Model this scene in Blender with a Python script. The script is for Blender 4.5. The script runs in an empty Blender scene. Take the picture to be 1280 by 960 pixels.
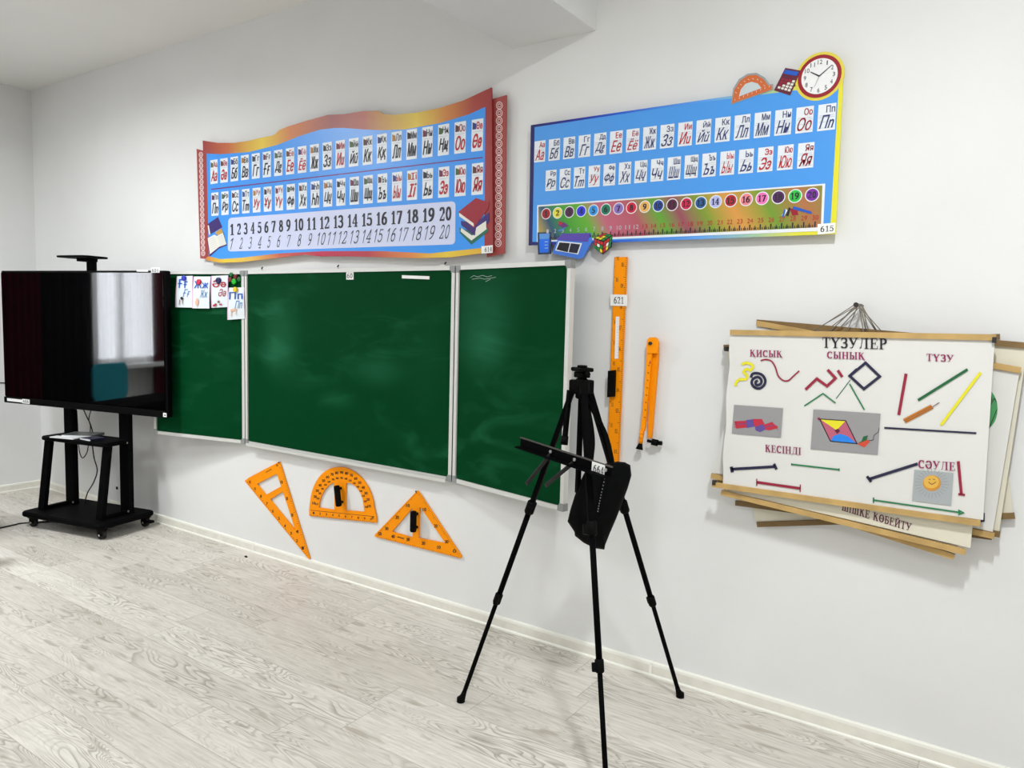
import bpy, bmesh, math, random
from mathutils import Vector, Matrix
random.seed(7)
sc = bpy.context.scene
COL = sc.collection
PI = math.pi
# ------------------------------------------------------------------ camera
YAW, PITCH, ROLL, FPX = -0.59953, 0.087332, -0.0251627, 940.034
CAM = Vector((0.0, -2.9064, 1.5))
_f = Vector((math.sin(YAW)*math.cos(PITCH), math.cos(YAW)*math.cos(PITCH), -math.sin(PITCH)))
_r = Vector((math.cos(YAW), -math.sin(YAW), 0)); _d = _f.cross(_r)
RGT = math.cos(ROLL)*_r + math.sin(ROLL)*_d
DWN = -math.sin(ROLL)*_r + math.cos(ROLL)*_d
FWD = _f
cd = bpy.data.cameras.new('camera'); cam = bpy.data.objects.new('camera', cd); COL.objects.link(cam)
cd.sensor_width = 36.0; cd.lens = FPX/1280*36; cd.clip_start = 0.02; cd.clip_end = 60
M = Matrix((RGT, -DWN, -FWD)).transposed().to_4x4(); M.translation = CAM
cam.matrix_world = M
sc.camera = cam
# ------------------------------------------------------------------ light and exposure
sc.view_settings.view_transform = 'Standard'; sc.view_settings.look = 'None'
sc.view_settings.gamma = 1.0; sc.view_settings.use_curve_mapping = False
sc.view_settings.exposure = -0.90
w = bpy.data.worlds.new('world'); sc.world = w; w.use_nodes = True
w.node_tree.nodes['Background'].inputs[0].default_value = (0.8, 0.88, 1, 1)
w.node_tree.nodes['Background'].inputs[1].default_value = 0.6
def area(name, loc, sx, sy, power, col=(1, .98, .95), rot=(0, 0, 0), spread=PI):
    l = bpy.data.lights.new(name, 'AREA'); l.shape = 'RECTANGLE'; l.size = sx; l.size_y = sy
    l.energy = power; l.color = col; l.spread = spread
    o = bpy.data.objects.new(name, l); COL.objects.link(o); o.location = loc; o.rotation_euler = rot
    return o
WHITE = (.955, .985, 1.0)
area('ceiling_lamp_or_fill', (-0.1, -1.8, 3.14), .1, .3, 106, WHITE)
area('ceiling_lamp_or_fill', (-4.7, -1.8, 3.14), .1, .3, 100, WHITE, spread=2.9)
area('ceiling_lamp_or_fill', (2.6, -1.9, 3.15), .3, .6, 18, WHITE)  # unseen fill light, added to even out the right side
area('ceiling_lamp_or_fill', (-5.6, -2.6, 3.15), .5, .7, 80, WHITE)  # fill light added near the left wall to brighten it
area('ceiling_lamp_or_fill', (-4.0, -4.4, 3.15), 1.2, 1.2, 58, WHITE)  # broad soft fill added over the unseen back of the room
area('ceiling_lamp_or_fill', (-0.6, -4.4, 3.15), 1.2, 1.2, 54, WHITE)  # second added back-room fill, behind the view
area('ceiling_lamp_or_fill', (2.2, -4.4, 3.15), 1.2, 1.2, 48, WHITE)  # third added back-room fill, at the right

# ------------------------------------------------------------------ pixel -> place helpers
def ray(px, py): return RGT*((px-640)/FPX) + DWN*((py-480)/FPX) + FWD
class Plane:
    """a vertical (or other) plane the photo's things lie in; n points away from the viewer"""
    def __init__(s, pt, n): s.pt = Vector(pt); s.n = Vector(n).normalized()
    def __call__(s, px, py, off=0.0):
        d = ray(px, py); t = ((s.pt - s.n*off - CAM).dot(s.n))/d.dot(s.n); return CAM + d*t
    def up(s, off): return Plane(s.pt - s.n*off, s.n)
def wallp(off): return Plane((0, -off, 0), (0, 1, 0))
def atz(px, py, z):
    d = ray(px, py); return CAM + d*((z-CAM.z)/d.z)
# ------------------------------------------------------------------ materials
def lin(c):
    o = []
    for v in c[:3]:
        v /= 255.0; o.append(v/12.92 if v <= .04045 else ((v+.055)/1.055)**2.4)
    return (*o, 1.0)
_M = {}
def mat(name, rgb, rough=.5, spec=.5, metal=0.0, vary=0.0, vscale=8.0, bump=0.0, bscale=60.0, emit=0.0):
    if name in _M: return _M[name]
    m = bpy.data.materials.new(name); m.use_nodes = True; nt = m.node_tree; b = nt.nodes['Principled BSDF']
    b.inputs['Base Color'].default_value = lin(rgb); b.inputs['Roughness'].default_value = rough
    b.inputs['Metallic'].default_value = metal; b.inputs['Specular IOR Level'].default_value = spec
    if emit:
        b.inputs['Emission Color'].default_value = lin(rgb); b.inputs['Emission Strength'].default_value = emit
    tc = nt.nodes.new('ShaderNodeTexCoord')
    if vary:
        n = nt.nodes.new('ShaderNodeTexNoise'); n.inputs['Scale'].default_value = vscale; n.inputs['Detail'].default_value = 4
        nt.links.new(tc.outputs['Object'], n.inputs['Vector'])
        r = nt.nodes.new('ShaderNodeValToRGB'); a = lin(rgb)
        r.color_ramp.elements[0].position = .3; r.color_ramp.elements[1].position = .7
        r.color_ramp.elements[0].color = (*[x*(1-vary) for x in a[:3]], 1)
        r.color_ramp.elements[1].color = (*[min(1, x*(1+vary)) for x in a[:3]], 1)
        nt.links.new(n.outputs['Fac'], r.inputs['Fac']); nt.links.new(r.outputs['Color'], b.inputs['Base Color'])
    if bump:
        n = nt.nodes.new('ShaderNodeTexNoise'); n.inputs['Scale'].default_value = bscale; n.inputs['Detail'].default_value = 5
        nt.links.new(tc.outputs['Object'], n.inputs['Vector'])
        bp = nt.nodes.new('ShaderNodeBump'); bp.inputs['Strength'].default_value = bump; bp.inputs['Distance'].default_value = .01
        nt.links.new(n.outputs['Fac'], bp.inputs['Height']); nt.links.new(bp.outputs['Normal'], b.inputs['Normal'])
    _M[name] = m; return m
def ramp_mat(name, stops, axis=(1, 0, 0), lo=0.0, hi=1.0, rough=.4):
    """printed gradient along a direction of the thing itself (object coordinates)"""
    if name in _M: return _M[name]
    m = bpy.data.materials.new(name); m.use_nodes = True; nt = m.node_tree; b = nt.nodes['Principled BSDF']
    b.inputs['Roughness'].default_value = rough
    tc = nt.nodes.new('ShaderNodeTexCoord'); dp = nt.nodes.new('ShaderNodeVectorMath'); dp.operation = 'DOT_PRODUCT'
    dp.inputs[1].default_value = axis; nt.links.new(tc.outputs['Object'], dp.inputs[0])
    mr = nt.nodes.new('ShaderNodeMapRange'); mr.inputs['From Min'].default_value = lo; mr.inputs['From Max'].default_value = hi
    nt.links.new(dp.outputs['Value'], mr.inputs['Value'])
    r = nt.nodes.new('ShaderNodeValToRGB'); cr = r.color_ramp
    while len(cr.elements) < len(stops): cr.elements.new(.5)
    for e, (p, c) in zip(cr.elements, sorted(stops)): e.position = p; e.color = lin(c)
    nt.links.new(mr.outputs['Result'], r.inputs['Fac']); nt.links.new(r.outputs['Color'], b.inputs['Base Color'])
    _M[name] = m; return m
# ------------------------------------------------------------------ mesh builder (one MB = one mesh object, several materials)
class MB:
    def __init__(s): s.v = []; s.f = []; s.fm = []; s.mats = []; s.smooth = []
    def mi(s, m):
        if m not in s.mats: s.mats.append(m)
        return s.mats.index(m)
    def face(s, pts, m, sm=False):
        i = len(s.v); s.v += [tuple(p) for p in pts]; s.f.append(tuple(range(i, i+len(pts)))); s.fm.append(s.mi(m)); s.smooth.append(sm)
    def grid(s, rings, m, close_u=True, caps=True, sm=True):
        i = len(s.v); n = len(rings[0]); k = s.mi(m)
        for r in rings: s.v += [tuple(p) for p in r]
        for a in range(len(rings)-1):
            for b in range(n if close_u else n-1):
                c = (b+1) % n
                s.f.append((i+a*n+b, i+a*n+c, i+(a+1)*n+c, i+(a+1)*n+b)); s.fm.append(k); s.smooth.append(sm)
        if caps:
            s.f.append(tuple(i+b for b in range(n))[::-1]); s.fm.append(k); s.smooth.append(False)
            s.f.append(tuple(i+(len(rings)-1)*n+b for b in range(n))); s.fm.append(k); s.smooth.append(False)
    def prism(s, pts, vec, m, mside=None):
        """closed solid: polygon pts swept by vec"""
        vec = Vector(vec); a = [Vector(p) for p in pts]; b = [p+vec for p in a]
        s.face(a, m); s.face(b[::-1], mside or m)
        n = len(a)
        for i in range(n):
            j = (i+1) % n; s.face([a[j], a[i], b[i], b[j]], mside or m)
    def ring_prism(s, outer, holes, vec, m):
        """solid plate with holes; outer and holes in the same plane"""
        bm = bmesh.new(); vec = Vector(vec)
        edges = []
        for loop in [outer]+holes:
            vs = [bm.verts.new(p) for p in loop]
            edges += [bm.edges.new((vs[i], vs[(i+1) % len(vs)])) for i in range(len(vs))]
        bmesh.ops.triangle_fill(bm, edges=edges, use_beauty=True)
        bm.verts.ensure_lookup_table()
        for f in bm.faces:
            p = [v.co.copy() for v in f.verts]; s.face(p, m); s.face([q+vec for q in p][::-1], m)
        bm.free()
        for loop in [outer]+holes:
            n = len(loop); L = [Vector(p) for p in loop]
            for i in range(n):
                j = (i+1) % n; s.face([L[j], L[i], L[i]+vec, L[j]+vec], m)
    def box(s, c, size, m, ax=None, bev=0.0):
        c = Vector(c); ax = ax or (Vector((1, 0, 0)), Vector((0, 1, 0)), Vector((0, 0, 1)))
        x, y, z = [Vector(a)*(d/2) for a, d in zip(ax, size)]
        if bev <= 0:
            P = lambda a, b, d: c+x*a+y*b+z*d
            for q in (((-1,-1,-1),(-1,1,-1),(1,1,-1),(1,-1,-1)), ((-1,-1,1),(1,-1,1),(1,1,1),(-1,1,1)),
                      ((-1,-1,-1),(1,-1,-1),(1,-1,1),(-1,-1,1)), ((1,1,-1),(-1,1,-1),(-1,1,1),(1,1,1)),
                      ((-1,1,-1),(-1,-1,-1),(-1,-1,1),(-1,1,1)), ((1,-1,-1),(1,1,-1),(1,1,1),(1,-1,1))):
                s.face([P(*k) for k in q], m)
        else:  # rounded in the x-y outline, chamfered top and bottom
            hx, hy, hz = size[0]/2, size[1]/2, size[2]/2; ux, uy, uz = [Vector(a) for a in ax]
            def outline(r, inset):
                o = []
                for cx, cy, a0 in ((1, 1, 0), (-1, 1, 90), (-1, -1, 180), (1, -1, 270)):
                    for k in range(5):
                        a = math.radians(a0+k*22.5); rr = max(r-inset, 0.0005)
                        o.append((cx*(hx-r)+rr*math.cos(a), cy*(hy-r)+rr*math.sin(a)))
                return o
            r = min(bev, hx*.98, hy*.98); e = min(r*.4, hz*.5)
            rings = []
            for inset, z_ in ((e, -hz), (0, -hz+e), (0, hz-e), (e, hz)):
                rings.append([c+ux*a+uy*b+uz*z_ for a, b in outline(r, inset)])
            s.grid(rings, m, sm=False)
    def tube(s, path, r, m, n=10, caps=True, sm=True):
        path = [Vector(p) for p in path]; rr = r if isinstance(r, (list, tuple)) else [r]*len(path)
        rings = []; up = None
        for i, p in enumerate(path):
            t = (path[min(i+1, len(path)-1)]-path[max(i-1, 0)]).normalized()
            if up is None:
                up = Vector((0, 0, 1)) if abs(t.z) < .9 else Vector((1, 0, 0))
            a = t.cross(up)
            if a.length < 1e-5: a = t.cross(Vector((0, 1, 0)))
            a.normalize(); b = a.cross(t).normalized(); up = b
            rings.append([p+(a*math.cos(2*PI*k/n)+b*math.sin(2*PI*k/n))*rr[i] for k in range(n)])
        s.grid(rings, m, caps=caps, sm=sm)
    def bar(s, p, q, w_, h_, m, side=None):
        """rectangular bar from p to q; w_ across 'side', h_ in the third direction"""
        p = Vector(p); q = Vector(q); t = (q-p).normalized()
        sd = Vector(side) if side is not None else (Vector((0, 0, 1)) if abs(t.z) < .9 else Vector((1, 0, 0)))
        sd = (sd-t*sd.dot(t)).normalized(); th = t.cross(sd).normalized()
        s.box((p+q)/2, ((q-p).length, w_, h_), m, ax=(t, sd, th))
    def build(s, name, parent=None, origin=None, solid=True):
        o3 = Vector(origin) if origin is not None else (Vector(parent['_o']) if parent is not None and '_o' in parent else Vector((0, 0, 0)))
        me = bpy.data.meshes.new(name)
        me.from_pydata([tuple(Vector(p)-o3) for p in s.v], [], s.f)
        for m in s.mats: me.materials.append(m)
        for p, k, sm in zip(me.polygons, s.fm, s.smooth): p.material_index = k; p.use_smooth = sm
        if solid:
            bm = bmesh.new(); bm.from_mesh(me); bmesh.ops.remove_doubles(bm, verts=bm.verts, dist=1e-5)
            bmesh.ops.recalc_face_normals(bm, faces=bm.faces); bm.to_mesh(me); bm.free()
        me.update()
        o = bpy.data.objects.new(name, me); COL.objects.link(o)
        if parent is not None: o.parent = parent
        else: o.location = o3
        ORG[o.name] = o3
        return o
ORG = {}
_build = MB.build
def build(s, name, parent=None, origin=None, solid=True):
    if parent is not None and origin is None: origin = ORG[parent.name]
    return _build(s, name, parent, origin, solid)
MB.build = build
def tag(o, label, cat, group=None):
    o['label'] = label; o['category'] = cat
    if group: o['group'] = group
    return o
def thing(name, loc, label, cat, group=None):
    o = bpy.data.objects.new(name, None); COL.objects.link(o); o.location = loc; o.empty_display_size = .05
    ORG[o.name] = Vector(loc); return tag(o, label, cat, group)
def struct(o): o['kind'] = 'structure'; return o
# ------------------------------------------------------------------ lettering
_T = {}
def font_polys(txt, offset=0.0, shear=0.0):
    """outline lettering as polygons in a unit box -> (faces, aspect)"""
    if txt and all(c in GS for c in txt): return stroke_polys(txt, .1+max(offset, 0)*1.2, shear)
    k = (txt, offset, shear)
    if k in _T: return _T[k]
    cu = bpy.data.curves.new('t', 'FONT'); cu.body = txt; cu.offset = 0.0; cu.shear = shear; cu.resolution_u = 3
    cu.fill_mode = 'FRONT'
    ob = bpy.data.objects.new('t', cu); COL.objects.link(ob)
    dg = bpy.context.evaluated_depsgraph_get(); ev = ob.evaluated_get(dg); me = ev.to_mesh()
    P = [(v.co.x, v.co.y) for v in me.vertices]; F = [tuple(p.vertices) for p in me.polygons]
    ev.to_mesh_clear(); bpy.data.objects.remove(ob); bpy.data.curves.remove(cu)
    if not P: _T[k] = ([], 1); return _T[k]
    x0 = min(p[0] for p in P); x1 = max(p[0] for p in P); y0 = min(p[1] for p in P); y1 = max(p[1] for p in P)
    q = [((x-x0)/(x1-x0+1e-9), (y-y0)/(y1-y0+1e-9)) for x, y in P]
    polys = [[q[i] for i in f] for f in F]
    if offset > 0: polys += [[(x+offset, y) for x, y in f] for f in polys]+[[(x, y+offset*.6) for x, y in f] for f in polys]
    _T[k] = (polys, (x1-x0)/(y1-y0+1e-9)); return _T[k]
def arc(cx, cy, rx, ry, a0, a1, n=14):
    return [(cx+rx*math.cos(math.radians(a0+(a1-a0)*i/n)), cy+ry*math.sin(math.radians(a0+(a1-a0)*i/n))) for i in range(n+1)]
def V(x, a, b): return ('k', [(x, a), (x, b)])
def v(x, a, b): return ('t', [(x, a), (x, b)])
def Hh(a, b, y): return ('t', [(a, y), (b, y)])
def K(*p): return ('k', list(p))
def Tn(*p): return ('t', list(p))
def A(*a): return ('k', arc(*a))
GL = {
'Т': (.8, [V(.4,0,1), Hh(.02,.78,1), v(.02,.76,1), v(.78,.76,1), Hh(.22,.58,0)]),
'Ү': (.9, [K((.1,1),(.44,.45)), Tn((.8,1),(.44,.45)), V(.44,0,.45), Hh(0,.32,1), Hh(.62,.94,1), Hh(.26,.62,0)]),
'З': (.7, [A(.32,.75,.25,.25,140,-90), A(.32,.27,.29,.27,90,-145), v(.06,.76,.95)]),
'У': (.9, [K((.12,1),(.46,.36)), Tn((.8,1),(.34,.04),(.14,.03)), Hh(0,.3,1), Hh(.62,.94,1)]),
'Л': (1., [Tn((.1,.02),(.22,.1),(.36,1)), Hh(.25,.97,1), V(.78,0,1), Hh(.62,.97,0)]),
'Е': (.8, [V(.2,0,1), Hh(.03,.7,1), Hh(.03,.76,0), Hh(.2,.55,.52), v(.7,.78,1), v(.76,0,.24), v(.55,.4,.64)]),
'Р': (.75, [V(.2,0,1), Hh(.03,.42,1), A(.4,.74,.26,.26,90,-90), Hh(.2,.4,.48), Hh(.03,.4,0)]),
'Қ': (.98, [V(.2,0,1), Hh(.03,.38,1), Hh(.03,.38,0), Tn((.76,1),(.25,.48)), K((.42,.62),(.8,0)), Hh(.62,.93,0), v(.92,-.2,0)]),
'К': (.95, [V(.2,0,1), Hh(.03,.38,1), Hh(.03,.38,0), Tn((.76,1),(.25,.48)), K((.42,.62),(.8,0)), Hh(.62,.95,0)]),
'И': (1., [V(.2,0,1), V(.8,0,1), Tn((.2,.08),(.8,.92)), Hh(.03,.38,0), Hh(.03,.38,1), Hh(.62,.97,0), Hh(.62,.97,1)]),
'Й': (1., [V(.2,0,1), V(.8,0,1), Tn((.2,.08),(.8,.92)), Hh(.03,.38,0), Hh(.03,.38,1), Hh(.62,.97,0), Hh(.62,.97,1), ('t', arc(.5,1.24,.17,.12,180,360,6))]),
'С': (.85, [A(.46,.5,.36,.49,48,312), v(.76,.66,.95)]),
'Ы': (1.2, [V(.2,0,1), V(1.0,0,1), A(.4,.27,.26,.26,90,-90), Hh(.2,.4,.53), Hh(.03,.4,0), Hh(.03,.38,1), Hh(.84,1.17,0), Hh(.84,1.17,1)]),
'Н': (1., [V(.2,0,1), V(.8,0,1), Hh(.2,.8,.5), Hh(.03,.38,0), Hh(.03,.38,1), Hh(.62,.97,0), Hh(.62,.97,1)]),
'І': (.4, [V(.2,0,1), Hh(.03,.37,0), Hh(.03,.37,1)]),
'Д': (1., [Tn((.2,.03),(.38,1)), Hh(.26,.93,1), V(.76,.03,1), Hh(0,.97,.02), v(.02,-.2,.02), v(.97,-.2,.02)]),
'Ә': (.9, [A(.44,.5,.36,.48,140,-180), Hh(.09,.8,.5)]),
'Ө': (.9, [A(.45,.5,.36,.48,0,360), Hh(.1,.8,.5)]),
'Б': (.78, [V(.2,0,1), Hh(.03,.66,1), v(.66,.78,1), A(.4,.28,.28,.27,90,-90), Hh(.2,.4,.55), Hh(.03,.4,0)]),
'Ш': (1.3, [V(.2,0,1), V(.65,0,1), V(1.1,0,1), Hh(.03,1.27,0), Hh(.05,.36,1), Hh(.5,.8,1), Hh(.95,1.27,1)]),
' ': (.45, []),
'0': (.7, [A(.35,.5,.25,.48,0,360)]),
'1': (.6, [V(.35,0,1), Hh(.14,.56,0), Tn((.12,.8),(.35,1))]),
'2': (.7, [A(.33,.72,.23,.27,165,-35), Tn((.52,.56),(.07,.05)), K((.07,.04),(.62,.04)), v(.62,.04,.2)]),
'3': (.7, [A(.32,.75,.24,.25,150,-90), A(.32,.27,.28,.27,90,-150)]),
'4': (.75, [V(.48,0,1), Tn((.46,.98),(.04,.3)), Hh(.04,.68,.28), Hh(.3,.64,0)]),
'5': (.7, [Tn((.14,.97),(.12,.55)), K((.14,.95),(.58,.95)), A(.31,.32,.28,.31,125,-150)]),
'6': (.7, [A(.35,.3,.25,.29,0,360), ('k', arc(.62,.35,.52,.63,180,100,8))]),
'7': (.7, [K((.08,.95),(.62,.95)), v(.08,.76,.95), K((.6,.95),(.28,0))]),
'8': (.7, [A(.35,.75,.2,.23,0,360), A(.35,.26,.26,.25,0,360)]),
'9': (.7, [A(.35,.7,.25,.29,0,360), ('k', arc(.08,.65,.52,.63,0,-80,8))]),
}
GS = {
'Ә': (.8, [A(.38,.5,.34,.46,140,-180), Hh(.04,.72,.5)]), 'ә': (.6, [A(.28,.34,.24,.32,140,-180), Hh(.04,.52,.35)]),
'Ө': (.85, [A(.4,.5,.36,.47,0,360), Hh(.04,.76,.5)]), 'ө': (.62, [A(.29,.34,.25,.32,0,360), Hh(.04,.54,.35)]),
'Э': (.75, [A(.3,.5,.36,.47,140,-140), Hh(.22,.66,.5)]), 'э': (.55, [A(.22,.34,.26,.32,140,-140), Hh(.18,.48,.35)]),
'Ь': (.65, [V(.1,0,1), A(.3,.27,.26,.25,90,-90), Hh(.1,.3,.52), Hh(.1,.3,.03)]), 'ь': (.5, [V(.08,0,.68), A(.22,.19,.2,.17,90,-90), Hh(.08,.22,.36), Hh(.08,.22,.03)]),
'Ъ': (.8, [V(.25,0,1), Hh(.0,.25,.97), A(.45,.27,.26,.25,90,-90), Hh(.25,.45,.52), Hh(.25,.45,.03)]), 'ъ': (.6, [V(.2,0,.68), Hh(.02,.2,.66), A(.34,.19,.2,.17,90,-90), Hh(.2,.34,.36), Hh(.2,.34,.03)]),
'Ы': (.95, [V(.1,0,1), A(.28,.27,.24,.25,90,-90), Hh(.1,.28,.52), Hh(.1,.28,.03), V(.82,0,1)]), 'ы': (.75, [V(.08,0,.68), A(.2,.19,.18,.17,90,-90), Hh(.08,.2,.36), Hh(.08,.2,.03), V(.62,0,.68)]),
'Ф': (.95, [V(.46,0,1), A(.46,.52,.42,.32,0,360)]), 'ф': (.75, [V(.36,-.2,.9), A(.36,.34,.32,.3,0,360)]),
}
def stroke_polys(txt, wt=.11, shear=0.0):
    k = ('gs', txt, wt, shear)
    if k in _T: return _T[k]
    out = []; x0 = 0
    for ch in txt:
        wd, strokes = GS[ch]
        for kind, pts in strokes:
            for a, b in zip(pts, pts[1:]):
                Q = [(p[0]+ex*wt/2, p[1]+ey*wt/2) for p in (a, b) for ex in (-1, 1) for ey in (-1, 1)]
                out.append([(x0+x+shear*y, y) for x, y in hull(Q)])
        x0 += wd+.1
    xs = [p[0] for f in out for p in f]; ys = [p[1] for f in out for p in f]; a, b, c, e = min(xs), max(xs), min(ys), max(ys)
    _T[k] = ([[((x-a)/(b-a), (y-c)/(e-c)) for x, y in f] for f in out], b-a); return _T[k]
def hull(P):
    P = sorted(set((round(a, 6), round(b, 6)) for a, b in P))
    def half(Q):
        h = []
        for p in Q:
            while len(h) > 1 and (h[-1][0]-h[-2][0])*(p[1]-h[-2][1])-(h[-1][1]-h[-2][1])*(p[0]-h[-2][0]) <= 0: h.pop()
            h.append(p)
        return h
    return half(P)[:-1]+half(P[::-1])[:-1]
def pen_polys(txt, thick=.17, thin=.055, light=False, shear=0.0, gap=.14):
    """broad-pen serif lettering (or a light single-weight hand) as polygons in a unit box"""
    k = ('pen', txt, thick, thin, light, shear)
    if k in _T: return _T[k]
    out = []; x0 = 0
    for ch in txt:
        wd, strokes = GL[ch]
        for kind, pts in strokes:
            if light and kind == 't' and len(pts) == 2 and ch not in '24': 
                if abs(pts[0][1]-pts[1][1]) < .01 and ch == '1': continue
            px_, py_ = (thin, thin) if light else ((thick, thin) if kind == 'k' else (thin, thin))
            for a, b in zip(pts, pts[1:]):
                sx = px_; sy = py_
                if kind == 'k' and not light and abs(a[1]-b[1]) < 1e-6: sx, sy = thin, thick*.6
                Q = [(p[0]+ex*sx/2, p[1]+ey*sy/2) for p in (a, b) for ex in (-1, 1) for ey in (-1, 1)]
                out.append([(x0+x+shear*y, y) for x, y in hull(Q)])
        x0 += wd+gap
    xs = [p[0] for f in out for p in f]; a, b = min(xs), max(xs)
    res = [[((x-a)/(b-a), y) for x, y in f] for f in out]
    _T[k] = (res, b-a); return _T[k]
def letter(mb, polys, quad, m):
    """lay unit-box polygons into the 3-D quad (bottom-left, bottom-right, top-right, top-left)"""
    bl, br, tr, tl = [Vector(q) for q in quad]
    nn = (br-bl).cross(tl-bl).normalized()*3e-5
    for i, f in enumerate(polys[0]):
        mb.face([(bl*(1-x)+br*x)*(1-y)+(tl*(1-x)+tr*x)*y+nn*(i % 9) for x, y in f], m)
def sub(quad, x0, y0, x1, y1):
    bl, br, tr, tl = [Vector(q) for q in quad]
    g = lambda x, y: (bl*(1-x)+br*x)*(1-y)+(tl*(1-x)+tr*x)*y
    return [g(x0, y0), g(x1, y0), g(x1, y1), g(x0, y1)]
def shift(quad, d): return [Vector(q)+Vector(d) for q in quad]
def stroke(mb, pl, pts, wpx, m, off=0.0):
    """a drawn line of width wpx (photo pixels at that place) on plane pl: one mitred ribbon"""
    n = len(pts); L = []; R = []; closed = n > 3 and math.hypot(pts[0][0]-pts[-1][0], pts[0][1]-pts[-1][1]) < 1e-6
    def dirn(a, b):
        dx, dy = b[0]-a[0], b[1]-a[1]; l = math.hypot(dx, dy) or 1; return dx/l, dy/l
    for i, p in enumerate(pts):
        d0 = dirn(pts[i-1], p) if i else (dirn(pts[-2], pts[0]) if closed else None)
        d1 = dirn(p, pts[i+1]) if i < n-1 else (dirn(pts[0], pts[1]) if closed else None)
        d0 = d0 or d1; d1 = d1 or d0
        nx, ny = -(d0[1]+d1[1]), d0[0]+d1[0]; l = math.hypot(nx, ny) or 1; nx /= l; ny /= l
        k = wpx/2/max(.45, abs(nx*-d1[1]+ny*d1[0]))
        L.append((p[0]+nx*k, p[1]+ny*k)); R.append((p[0]-nx*k, p[1]-ny*k))
    for i in range(n-1):
        o = off+2e-5*(i % 7)
        mb.face([pl(*L[i], o), pl(*L[i+1], o), pl(*R[i+1], o), pl(*R[i], o)], m)
def flat(mb, pl, pts, m, off=0.0): mb.face([pl(x, y, off) for x, y in pts], m)
def ell(cx, cy, rx, ry, n=28, a0=0, a1=360):
    return [(cx+rx*math.cos(math.radians(a0+(a1-a0)*i/n)), cy-ry*math.sin(math.radians(a0+(a1-a0)*i/n))) for i in range(n if a1-a0 == 360 else n+1)]
def smooth_line(pts, n=6):
    o = []
    for i in range(len(pts)-1):
        p0 = pts[max(i-1, 0)]; p1 = pts[i]; p2 = pts[i+1]; p3 = pts[min(i+2, len(pts)-1)]
        for k in range(n):
            t = k/n
            o.append(tuple(.5*((2*b)+(-a+c)*t+(2*a-5*b+4*c-d)*t*t+(-a+3*b-3*c+d)*t**3) for a, b, c, d in zip(p0, p1, p2, p3)))
    o.append(tuple(pts[-1])); return o
def sticker(parent, pl, quad, txt, name='number_label', thin=.0012, tbox=(.12, .2, .88, .8)):
    """white paper number tag; quad px tl,tr,br,bl"""
    mb = MB(); tl, tr, br, bl = [pl(*q, .0006) for q in quad]
    mb.prism([bl, br, tr, tl], -pl.n*thin, PAPER)
    d = -pl.n*(thin+.0006); q = shift([bl, br, tr, tl], d)
    if txt: letter(mb, pen_polys(txt, .15, .07), sub(q, *tbox), INK)
    return mb.build(name, parent, solid=False)
PAPER = mat('label_paper', (240, 240, 238), .6)
INK = mat('black_ink', (12, 12, 16), .6)
BLACK = mat('black_powder_coat', (4, 4, 5), .7, .06)
BLACK2 = mat('black_plastic', (4, 4, 4), .6, .08)
ALU = mat('brushed_aluminium', (214, 214, 210), .45, .5, .15)
GREYP = mat('grey_corner_plastic', (140, 143, 142), .5)
ORANGE = mat('orange_plastic', (255, 150, 0), .5, .15, vary=.04)
NAVY = mat('navy_ink', (25, 25, 60), .6)
STEEL = mat('dull_steel', (60, 58, 56), .4, .5, .6)
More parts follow.
